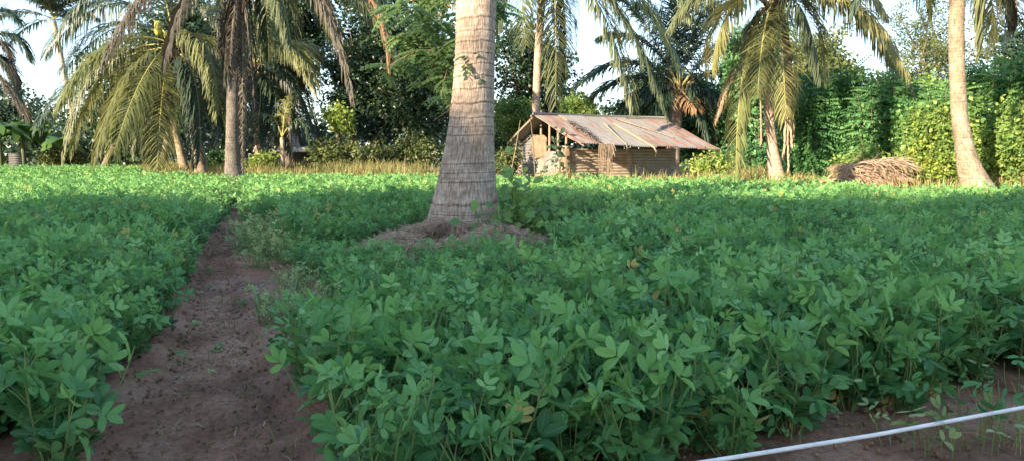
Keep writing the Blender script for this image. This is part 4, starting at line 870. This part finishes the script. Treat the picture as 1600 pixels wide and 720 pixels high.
    pole(A - U * .0 + UP * -.04, A - NN * 1.75 - UP * .88, .035, name='rafter'); pole(A - UP * .03 + U * .05, B - UP * .04 + U * .05, .03, name='rafter')
    pole(C - UP * .05 - U * .05, D - UP * .03 - U * .05, .03, name='rafter'); pole(W0 + UP * (zt + .12) + NN * .3, W0 - NN * 3.0 + UP * (zt + .1), .03, name='beam')
    pole(W0 + UP * (zt + .03) - U * .1, W1 + UP * (zt + .06), .035, name='beam'); pole(A - U * .12 - UP * .03, C + U * .05 - UP * .05, .04, name='ridge_pole')
    for s in (1.5, 3.0): p = W0 + U * s; pole(p * [1, 1, 0] + UP * .2 - NN * .06, p * [1, 1, 0] + UP * (roofz(p)) - NN * .06, .04, name='post')
    return t, A, B, C, D, W0, zt
shed_t, SA, SB, SC, SD, W0, ZT = shed()
def on_roof(px, py):   # a point on the front slope, under the photo pixel
    n = np.cross(SB - SA, SC - SA); o = np.array([0, 0, CAMZ]); d = P(px, py, 1) - o; return o + d * (np.dot(SA - o, n) / np.dot(d, n))
# stray poles and a dead frond lying on the roof
for lb, a, b, r, hook in [('thick bent dry branch lying down the middle of the tin roof', (958, 196), (1022, 234), .04, 1), ('thin dry stick just left of the bent branch on the roof', (944, 196), (978, 228), .028, 1), ('long straight bamboo lying from ridge to eave of the roof', (962, 189), (1052, 218), .022, 0)]:
    p, q = on_roof(*a) + UP * .06, on_roof(*b) + UP * .06; pts = bez(p, (p + q) / 2 + UP * .03 + rs.normal(size=3) * .05, q, 12)
    if hook: pts = np.concatenate([pts, [q + (q - p) * .05 - UP * .08, q + (q - p) * .04 - UP * .24]])
    mb = MB(); tube(mb, pts, np.linspace(r, r * .6, len(pts)), 8); o = mb.build('dry_branch', M['wood']); tag(o, lb, 'branch', 'branches lying on the shed roof')
fr_t = thing('fallen_frond', 'dead palm frond draped over the roof and hanging before the wall', 'palm frond', on_roof(920, 210))
p, q = on_roof(878, 186) + UP * .06, on_roof(942, 229) + UP * .05
frond(fr_t, p, (p + q) / 2 + UP * .05, q, 'palm_old', lmax=.24, hang=.15, nl=40, rr=.02, name='leaflets')
mb = MB(); n = 46; fx = rs.uniform(0, 1, n); root = q + U * ((fx - .35) * .55)[:, None] + UP * rs.uniform(-.03, .06, n)[:, None] + NN * .05
for i in range(n):
    ln = rs.uniform(.35, 1.05) if fx[i] < .85 else rs.uniform(.2, .4); e1 = root[i] + NN * .06 - UP * ln * .5 + rs.normal(size=3) * .03; e2 = e1 - UP * ln * .5 + rs.normal(size=3) * .03
    pts = bez(root[i], e1, e2, 5); w = U * .011; V = np.stack([pts - w, pts + w], 1).reshape(-1, 3); mb.add(V, [[2 * j, 2 * j + 1, 2 * j + 3, 2 * j + 2] for j in range(4)], None, rs.rand())
mb.build('hanging_leaflets', M['palm_dead'], fr_t)
# vine with large leaves climbing the gable
def vine(label, stems, leaf, n, name='climbing_vine', m='dark_leaf', spread=.12, cat='vine'):
    t = thing(name, label, cat, stems[0][0]); st, fo = MB(), MB()
    for pts, r in stems: pass
def vine2(name, label, cat, paths, leaf, nper, m, spread=.1, r=.008):
    t = thing(name, label, cat, paths[0][0]); st, fo = MB(), MB(); C_ = []
    for pl in paths:
        pts = bez(*pl, 14); tube(st, pts, np.linspace(r, r * .4, 14), 5); C_.append(pts[rs.randint(2, 14, nper)])
    C_ = np.concatenate(C_) + rs.normal(size=(len(paths) * nper, 3)) * spread; n = len(C_)
    d = nrm(rdir(n) * [1, 1, .5] - UP * .35); up = nrm(UP * .6 + np.array([0, -.6, 0]) + rdir(n) * .5)
    tv, tf, tu = leaflet_template(w=(.2, 1.3, 1.6, 1.1, .5, .05), fold=.15, droop=.2)
    fo.scatter(tv, tf, tu, basis(d, up) * (leaf * rs.uniform(.6, 1.3, n))[:, None, None], C_, np.clip(rs.beta(2, 2, n), 0, 1)); st.build('stem', M['twig'], t); fo.build('foliage', M[m], t); return t
vine2('climbing_vine', 'dark leafy vine climbing the gable end of the shed', 'vine', [(P(870, 285, 22.6), P(862, 240, 22.6), P(878, 205, 22.7)), (P(845, 285, 22.9), P(850, 260, 22.8), P(870, 248, 22.6)), (P(880, 285, 22.6), P(885, 240, 22.5), P(858, 215, 22.7))], .15, 22, 'dark_leaf', .09)
# sticks standing in the crop
for lb, a, b, Y, r in [('tall thin grey stick standing in the crop before the gable', (837, 292), (829, 186), 15.5, .014), ('pale stick leaning right beside the big trunk', (796, 236), (813, 188), 17, .012)]:
    p = P(*a, Y); p2 = P(*b, Y)
    if 'leaning' in lb: p = P(788, 262, Y); p[2] = .0
    else: p[2] = -.05
    mb = MB(); tube(mb, bez(p, (p + p2) / 2 + np.array([.05, 0, 0]), p2, 10), np.linspace(r, r * .6, 10), 6); tag(mb.build('wooden_stick', M['twig' if 'grey' in lb else 'wood']), lb, 'stick', 'sticks near the shed')
for lb, px, h in [('short dry stake among the grass left of the big trunk', 632, .75), ('short pale stake in front of the dead frond heap', 1342, .35), ('thin stake standing in grass right of the grey palm', 463, .45)]:
    Y = 21.3 if px < 700 else 15.2; p = P(px, 270, Y); p[2] = .2; mb = MB(); tube(mb, [p, p + UP * h * .5 + [.01, 0, 0], p + UP * h + [.03, 0, 0]], [.014, .013, .011], 6); tag(mb.build('wooden_stake', M['wood']), lb, 'stake', 'short stakes at the field edge')
p = P(1188, 262, 22); p[2] = .25; mb = MB(); tube(mb, [p, p + UP * 1.2, P(1188, 122, 22)], .028, 8); tag(mb.build('thin_pole', M['wood']), 'thin upright pole just behind the palm right of the shed', 'pole')
# low white house far behind
def house():
    c = P(440, 250, 36); t = thing('house', 'low white house half hidden behind the small young palm', 'house', (c[0], 36, .28)); z0, z1 = .28, P(0, 224, 36)[2]
    x0, x1 = P(396, 0, 36)[0], P(490, 0, 36)[0]; m_ = MB(); 
    zs = P(0, 238, 36)[2]; zt = P(0, 231, 36)[2]
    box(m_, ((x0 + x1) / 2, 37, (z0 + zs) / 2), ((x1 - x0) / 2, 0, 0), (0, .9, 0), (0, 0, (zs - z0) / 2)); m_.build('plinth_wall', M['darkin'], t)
    m_ = MB(); box(m_, ((x0 + x1) / 2, 36.8, (zs + zt) / 2), ((x1 - x0) / 2 + .1, 0, 0), (0, 1.25, 0), (0, 0, (zt - zs) / 2)); m_.build('parapet', M['whitewall'], t)
    m_ = MB(); box(m_, ((x0 + x1) / 2 - .5, 38.2, (zt + z1) / 2 + .2), ((x1 - x0) / 2 - .5, 0, 0), (0, 1.0, 0), (0, 0, (z1 - zt) / 2 + .2)); m_.build('wall', M['whitewall'], t)
    m_ = MB(); box(m_, ((x0 + x1) / 2 - .5, 38.1, z1 + .40), ((x1 - x0) / 2 - .3, 0, 0), (0, 1.3, 0), (0, 0, .06)); m_.build('roof', M['iron'], t)
    for q in (.25, .7): m_ = MB(); box(m_, (x0 + (x1 - x0) * q, 37.17, (zt + z1) / 2 + .2), (.28, 0, 0), (0, .03, 0), (0, 0, .22)); m_.build('window', M['darkin'], t)
house()
# corrugated sheet by the bananas
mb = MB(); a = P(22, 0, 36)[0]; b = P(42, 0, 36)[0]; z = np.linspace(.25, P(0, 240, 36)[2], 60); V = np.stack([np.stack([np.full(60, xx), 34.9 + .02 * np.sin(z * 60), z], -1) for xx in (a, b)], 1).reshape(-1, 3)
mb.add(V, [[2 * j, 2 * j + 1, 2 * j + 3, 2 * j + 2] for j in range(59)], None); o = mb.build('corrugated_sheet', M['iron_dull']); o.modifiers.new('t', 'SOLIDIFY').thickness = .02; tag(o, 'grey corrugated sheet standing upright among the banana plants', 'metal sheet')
# ------------------------------------------------------------------ ground cover
def blades(mb, L, h, w, lean=.35, tint=None):
    n = len(L); az = rs.uniform(0, 2 * PI, n); d = np.stack([np.cos(az), np.sin(az), np.zeros(n)], -1); s = np.stack([-np.sin(az), np.cos(az), np.zeros(n)], -1); l = rs.uniform(0, lean, n)[:, None] * h[:, None]
    p0, p1, p2 = L, L + d * l * .3 + UP * h[:, None] * .55, L + d * l + UP * h[:, None] * rs.uniform(.75, 1, (n, 1)); w = w * np.ones((n, 1))
    V = np.stack([p0 - s * w, p0 + s * w, p1 - s * w * .8, p1 + s * w * .8, p2 - s * w * .15, p2 + s * w * .15], 1); b = (np.arange(n) * 6)[:, None]
    Fq = np.concatenate([b + [0, 1, 3, 2], b + [2, 3, 5, 4]]); mb.add(V.reshape(-1, 3), Fq, None, np.repeat(rs.rand(n) if tint is None else tint, 6))
mb = MB(); n = 60000; xs = rs.uniform(-19, 15, n); dd = rs.rand(n) ** 1.4 * 5.5; yy = edgeY(xs) + .05 + dd
dens = fbm(xs * .8, yy * .8, 3, 90); k = (dens > .38) & ~((xs > -.6) & (xs < 7.0) & (yy > 20.4)) & ~((xs > .3) & (xs < 5) & (rs.rand(n) < .75)) & (np.hypot(xs - P(1530, 0, 14)[0], yy - 14) > .4)
xs, yy, dens = xs[k], yy[k], dens[k]
blades(mb, np.stack([xs, yy, ground(xs, yy) - .02], -1), (.12 + .55 * np.clip(dens - .3, 0, .5)) * rs.uniform(.5, 1.3, len(xs)) * np.where(xs > 4, 1.25, 1.35), .0085, .7)
tag(mb.build('dry_grass', M['grass']), 'dry yellow grass in a strip behind the crop', 'grass', kind='stuff')
# heap of dead fronds
for k, (a, b, c) in enumerate([((1292, 280), (1340, 238), (1425, 262)), ((1296, 286), (1350, 246), (1420, 280)), ((1300, 290), (1340, 262), (1400, 292)), ((1310, 275), (1360, 246), (1415, 252)), ((1420, 288), (1370, 250), (1306, 262)), ((1290, 290), (1320, 262), (1375, 286)), ((1310, 268), (1350, 256), (1440, 290)), ((1275, 292), (1300, 270), (1350, 290))]):
    lbs = ['topmost dead frond arching over the brown heap', 'dead frond second from the top of the brown heap', 'dead frond along the front foot of the brown heap', 'short dead frond crowning the back of the brown heap', 'dead frond pointing left across the brown heap', 'dead frond at the left front of the brown heap', 'dead frond whose tip droops at the heap\'s right end', 'dead frond sticking out left of the brown heap']
    Yk = 16.2 + .12 * (k % 4) - .1 * (k > 4)
    t = thing('fallen_frond', lbs[k], 'palm frond', P(*a, Yk), 'dead palm fronds heaped at the field edge'); frond(t, P(*a, Yk), P(*b, Yk), P(*c, Yk), 'palm_dead', lmax=.55, hang=.45, nl=40, w=.016, vee=.1, rr=.022, name='leaflets')
# straw litter round the big palm
mb = MB(); n = 30000; a = rs.uniform(0, 2 * PI, n); r = .28 + .92 * rs.rand(n) ** .9; xs = PALM[0] + np.cos(a) * r * 1.1 - .08; yy = PALM[1] - .62 - .15 + np.sin(a) * r * 1.2
kp = fbm(xs * 3, yy * 3, 3, 14) > .33 + .28 * np.clip(r - .7, 0, 1); xs, yy, r = xs[kp], yy[kp], r[kp]; n = len(xs); hh = .22 * np.exp(-((r - .40) / .5) ** 2) * (.6 + .8 * fbm(xs * 4, yy * 4, 3, 12)); z = ground(xs, yy) + hh * rs.rand(n) ** .6 + .01
az = rs.uniform(0, 2 * PI, n); d = nrm(np.stack([np.cos(az), np.sin(az), rs.normal(size=n) * .35], -1)); ln = rs.uniform(.05, .24, n)
tv = np.array([[-.5, -.5, 0], [.5, -.5, 0], [.45, .0, .10], [-.45, .0, .10], [.3, .5, 0], [-.3, .5, 0]]); Mx = basis(d, nrm(UP + rdir(n) * .6)) * np.stack([rs.uniform(.0025, .006, n), ln, ln], -1)[:, None, :]
mb.scatter(tv, np.array([[0, 1, 2, 3], [3, 2, 4, 5]]), np.zeros((6, 2)), Mx, np.stack([xs, yy, z], -1), rs.rand(n))
tag(mb.build('straw_litter', M['straw']), 'tangled dry straw and rootlets heaped round the big trunk', 'straw', kind='stuff')
mb = MB(); n = 700; a = rs.uniform(0, 2 * PI, n); r = rs.uniform(.30, .52, n); p = PALM + np.stack([np.cos(a) * r, np.sin(a) * r - .0, rs.uniform(.02, .28, n)], -1)
for i in range(0, n, 2):
    q = p[i] + np.array([math.cos(a[i]) * .12, math.sin(a[i]) * .12, -rs.uniform(.05, .25)]); tube(mb, [p[i] - (q - p[i]) * .4, (p[i] + q) / 2 + rs.normal(size=3) * .02, q], .0035, 4, caps=False)
tag(mb.build('hanging_rootlets', M['straw']), 'fringe of dry rootlets round the foot of the big trunk', 'rootlets', kind='stuff')
# shrubby sapling and twigs right of the big trunk
b = PALM + np.array([.62, -.1, .05]); q = lambda px, py, Y=7.9: P(px, py, Y)
vine2('wild_sapling', 'broad-leaved wild sapling growing against the right side of big trunk', 'sapling', [(b, q(800, 330), q(783, 250)), (b, q(800, 340), q(800, 285, 7.9)), (b, q(790, 350), q(765, 330, 7.7)), (b, q(840, 330), q(850, 290)), (b, q(830, 350), q(870, 320, 8.3)), (b, q(800, 320), q(815, 275, 8.2)), (b, q(770, 360), q(745, 355, 7.5)), (b, q(810, 350), q(838, 332, 7.7)), (b, q(850, 320), q(905, 310, 8.4))], .10, 34, 'mid_leaf', .08, .007)
t = thing('dry_brush', 'tangle of dry dark twigs right of the big trunk foot', 'twigs', PALM + np.array([.8, 0, 0])); mb = MB()
for i in range(150):
    p = np.array([PALM[0] + rs.uniform(.3, 1.15), PALM[1] + rs.uniform(-.45, .35), rs.uniform(0, .12)]); d = nrm(rs.normal(size=3) * [1, .8, .55] + [0, 0, .35]); l = rs.uniform(.2, .6)
    tube(mb, bez(p, p + d * l * .5 + rs.normal(size=3) * .05, p + d * l + rs.normal(size=3) * .06 - UP * .05, 6), np.linspace(.0038, .0015, 6), 4, caps=False)
mb.build('twig', M['twig'], t)
# slender neem-like sapling rising left of the big trunk
def neem():
    Y = 8.9; b = P(700, 350, Y); b[2] = .05; t = thing('neem_sapling', 'slender feather-leaved sapling climbing beside the left of big trunk', 'tree', b); st, fo = MB(), MB(); R, D = [], []
    main = [b, P(703, 250, Y), P(704, 165, Y), P(708, 80, Y), P(722, 10, Y), P(735, -60, Y)]; pts = np.concatenate([np.linspace(main[i], main[i + 1], 6) for i in range(5)]); tube(st, pts, np.linspace(.017, .006, len(pts)), 6)
    brs = [((704, 165), (680, 125), (648, 92)), ((707, 110), (680, 70), (640, 50)), ((712, 60), (680, 20), (630, 10)), ((707, 90), (660, 60), (600, 110)), ((720, 20), (660, -20), (600, 20)), ((722, 20), (740, 10), (750, 60)), ((712, 60), (690, 60), (665, 130)), ((722, 10), (690, -30), (650, -20)), ((704, 172), (692, 178), (676, 190)), ((712, 50), (725, 40), (735, 90)), ((725, 0), (760, -20), (790, 20)), ((715, 40), (670, 40), (615, 60)), ((708, 90), (695, 110), (690, 150))]
    for a, c, e_ in brs:
        dy = rs.uniform(-.9, .7); l = bez(P(*a, Y), P(*c, Y + dy * .5), P(*e_, Y + dy), 12); tube(st, l, np.linspace(.010, .003, 12), 5)
        leaves_from = 3 if (a[1] < 160) else 12
        for j in range(leaves_from, 12):
            for _ in range(4): az = rs.uniform(0, 2 * PI); R.append(l[j]); D.append((math.cos(az), math.sin(az) * .8, rs.uniform(-.5, .35)))
    PTn = pin_template(6, .30, .45); n = len(R); s = rs.uniform(.15, .30, n)
    fo.scatter(*PTn, basis(nrm(np.array(D)), nrm(UP + rdir(n) * .3)) * s[:, None, None], np.array(R), rs.uniform(.2, .9, n)); st.build('stem', M['bark_red'], t); fo.build('foliage', M['neem'], t)
neem()
# white pipe in the right foreground
a = P(1080, 724.5, 1.75); b = P(1600, 636, 2.15); d = b - a; l0 = a - d * 1.2; l1 = b + d * 1.6; l0[2] = max(l0[2], .04)
pts = np.array([l0, a, (a + b) / 2 - UP * .006, b, l1]); mb = MB(); s = np.linspace(0, 4, 60); cs = np.stack([np.interp(s, range(5), pts[:, k]) for k in range(3)], -1)
tube(mb, cs, .0056, 12); tag(mb.build('plastic_pipe', M['white']), 'thin white plastic pipe crossing the right foreground above the soil', 'pipe')
for lb, p in (('wooden peg holding up the far right end of the white pipe', l1), ('wooden peg holding up the left end of the white pipe', l0)):
    mb = MB(); tube(mb, [(p[0], p[1] + .02, -.1), (p[0], p[1] + .02, p[2] / 2), (p[0], p[1] + .02, max(p[2], .05) + .04)], .012, 8); tag(mb.build('wooden_peg', M['wood']), lb, 'peg')
# pebbles, clods and bits of straw on the soil
ico = []
def pebbles(name, label, n, smin, smax, m, pick):
    mb = MB(); th = np.linspace(0, PI, 6); ph = np.linspace(0, 2 * PI, 7, endpoint=False); TH, PH = np.meshgrid(th, ph, indexing='ij'); sv = np.stack([np.sin(TH) * np.cos(PH), np.sin(TH) * np.sin(PH), np.cos(TH)], -1).reshape(-1, 3)
    i = np.arange(5)[:, None] * 7; j = np.arange(7)[None]; j2 = (j + 1) % 7; Fq = np.stack([i + j, i + 7 + j, i + 7 + j2, i + j2], -1).reshape(-1, 4)
    L = pick(n); n = len(L); s = smin + (smax - smin) * rs.rand(n) ** 4; Mx = basis(rdir(n), rdir(n)) * (s[:, None] * rs.uniform(.55, 1, (n, 3)))[:, None, :]
    for v in range(4):
        q = slice(v, n, 4); tv = sv * (1 + .45 * (rs.rand(len(sv), 1) - .5)); mb.scatter(tv, Fq, np.zeros((len(sv), 2)), Mx[q], L[q], .5)
    return tag(mb.build(name, M[m], smooth=False), label, 'soil litter', kind='stuff')
def soilspots(n):
    yy = 1.8 + 11 * rs.rand(n) ** 2.2; v = np.clip(rs.normal(size=n) * .75, -1.5, 1.5); xs = pathX(yy) + v * pathW(yy); k = n // 4; xs[:k] = rs.uniform(0, 3.6, k); yy[:k] = frontY(xs[:k]) - rs.rand(k) * 1.1 + .2
    return np.stack([xs, yy, ground(xs, yy) + .012], -1)
pebbles('soil_clods', 'small reddish clods and pebbles scattered over the bare soil', 11000, .002, .014, 'soil', soilspots)
mb = MB(); L = soilspots(480); n = len(L); az = rs.uniform(0, 2 * PI, n); d = np.stack([np.cos(az), np.sin(az), rs.normal(size=n) * .1], -1); ln = rs.uniform(.02, .11, n)
mb.scatter(tv, np.array([[0, 1, 2, 3], [3, 2, 4, 5]]), np.zeros((6, 2)), basis(d, nrm(UP + rdir(n) * .2)) * np.stack([rs.uniform(.001, .004, n), ln, ln], -1)[:, None, :], L + UP * .004, rs.rand(n))
tag(mb.build('plant_litter', M['straw']), 'bits of dry stalk and leaf strewn over the bare soil', 'litter', kind='stuff')
# weeds and seedlings on the soil
wv = []
for s in range(4):
    st, fo = peanut(height=.06, spread=.05, nst=3, leaf=.022, sth=.35, seed=300 + s); sm, fm = st.mesh('weed_stem'), fo.mesh('weed_foliage'); sm.materials.append(M['stem']); fm.materials.append(M['peanut_pale' if s % 2 else 'peanut']); wv.append((sm, fm))
def weed(px, py, s, var, name, label, group):
    a = P(px, py, 1.0) - np.array([0, 0, CAMZ]); k = -CAMZ / a[2]; xx, yy_ = a[0] * k, a[1] * k
    o = thing(name, label, 'weed', (xx, yy_, float(ground(xx, yy_)) + .004), group, world=False); o.scale = (s, s, s); o.rotation_euler = (0, 0, rs.uniform(0, 6)); link('stem', var[0], o); link('foliage', var[1], o)
for i, (px, py, s) in enumerate([(312, 448, 1.2), (360, 505, 1.3), (322, 560, 1.2), (268, 560, 1), (385, 610, .7), (300, 590, .9), (405, 540, 1.1), (425, 555, 1), (250, 505, 1.4), (300, 470, 1), (375, 480, 1.0), (395, 455, 1.2), (410, 500, 1.3), (385, 420, 1), (318, 425, 1.1), (335, 395, 1.2), (402, 395, 1.2), (275, 530, 1.2), (430, 590, 1)]):
    weed(px, py, s, wv[i % 4], 'weed_seedling', 'tiny weed seedling sprouting from the bare path', 'weed seedlings on the path')
for i, (px, py, s) in enumerate([(1115, 712, 1.4), (1395, 700, 2.0), (1490, 660, 1.8), (1545, 712, 2.4), (1585, 700, 2.6), (1575, 640, 2.0), (1250, 700, .9), (1440, 712, 1.8), (1590, 610, 2.0), (1330, 690, 1.0), (1520, 690, 2.0), (1480, 718, 2.2), (1560, 680, 2.0)]):
    weed(px, py, s, wv[i % 4], 'weed_seedling', 'small weed growing in the soil beside the white pipe', 'weeds in the soil by the white pipe')
mb = MB(); n = 110; ii = rs.randint(0, 9, n); cs_ = []
for px, py in [(1540, 690), (1580, 705), (1510, 715), (1565, 650), (1590, 670), (395, 392), (360, 470), (440, 690), (1450, 700)]:
    a = P(px, py, 1.0) - np.array([0, 0, CAMZ]); k = -CAMZ / a[2]; cs_.append((a[0] * k, a[1] * k))
cs_ = np.array(cs_)[ii] + rs.normal(size=(n, 2)) * .03; blades(mb, np.stack([cs_[:, 0], cs_[:, 1], ground(cs_[:, 0], cs_[:, 1])], -1), rs.uniform(.05, .17, n), .0016, .9, rs.uniform(0, .6, n))
tag(mb.build('grass_tufts', M['grass']), 'thin grass tufts in the bare soil near the white pipe', 'grass', kind='stuff')
# ------------------------------------------------------------------ light
SUN_EL, TRAVEL = rad(18), np.array([.68, .733])
toward = np.array([-TRAVEL[0] * math.cos(SUN_EL), -TRAVEL[1] * math.cos(SUN_EL), math.sin(SUN_EL)])
from mathutils import Vector
ld = bpy.data.lights.new('sun', 'SUN'); ld.energy = 3.6; ld.angle = rad(.53); ld.color = (1, .83, .60)
lo = bpy.data.objects.new('sun', ld); COL.objects.link(lo); lo.rotation_euler = Vector(toward).to_track_quat('Z', 'Y').to_euler(); lo.location = (-20, -15, 15)
w = bpy.data.worlds.new('World'); scene.world = w; w.use_nodes = True; nt = w.node_tree; bg = nt.nodes['Background']
sky = nt.nodes.new('ShaderNodeTexSky'); sky.sky_type = 'NISHITA'; sky.sun_disc = False; sky.sun_elevation = SUN_EL; sky.sun_rotation = math.atan2(toward[0], toward[1]) % (2 * PI)
sky.air_density = 1.0; sky.dust_density = .6; sky.ozone_density = 1.6
gm = nt.nodes.new('ShaderNodeGamma'); gm.inputs[1].default_value = .62; nt.links.new(sky.outputs[0], gm.inputs[0])
hv = nt.nodes.new('ShaderNodeHueSaturation'); hv.inputs['Saturation'].default_value = 1.12; hv.inputs['Value'].default_value = 1.0; nt.links.new(gm.outputs[0], hv.inputs['Color'])
tv_ = nt.nodes.new('ShaderNodeVectorMath'); tv_.operation = 'MULTIPLY'; tv_.inputs[1].default_value = (.93, .99, 1.09); nt.links.new(hv.outputs[0], tv_.inputs[0])
nt.links.new(tv_.outputs[0], bg.inputs[0]); bg.inputs[1].default_value = .15
vs_ = scene.view_settings; vs_.view_transform = 'Standard'; vs_.look = 'None'; vs_.gamma = 1; vs_.exposure = 2.25
scene.cycles.max_bounces = 6; scene.cycles.diffuse_bounces = 3; scene.cycles.transmission_bounces = 3; scene.cycles.use_denoising = True
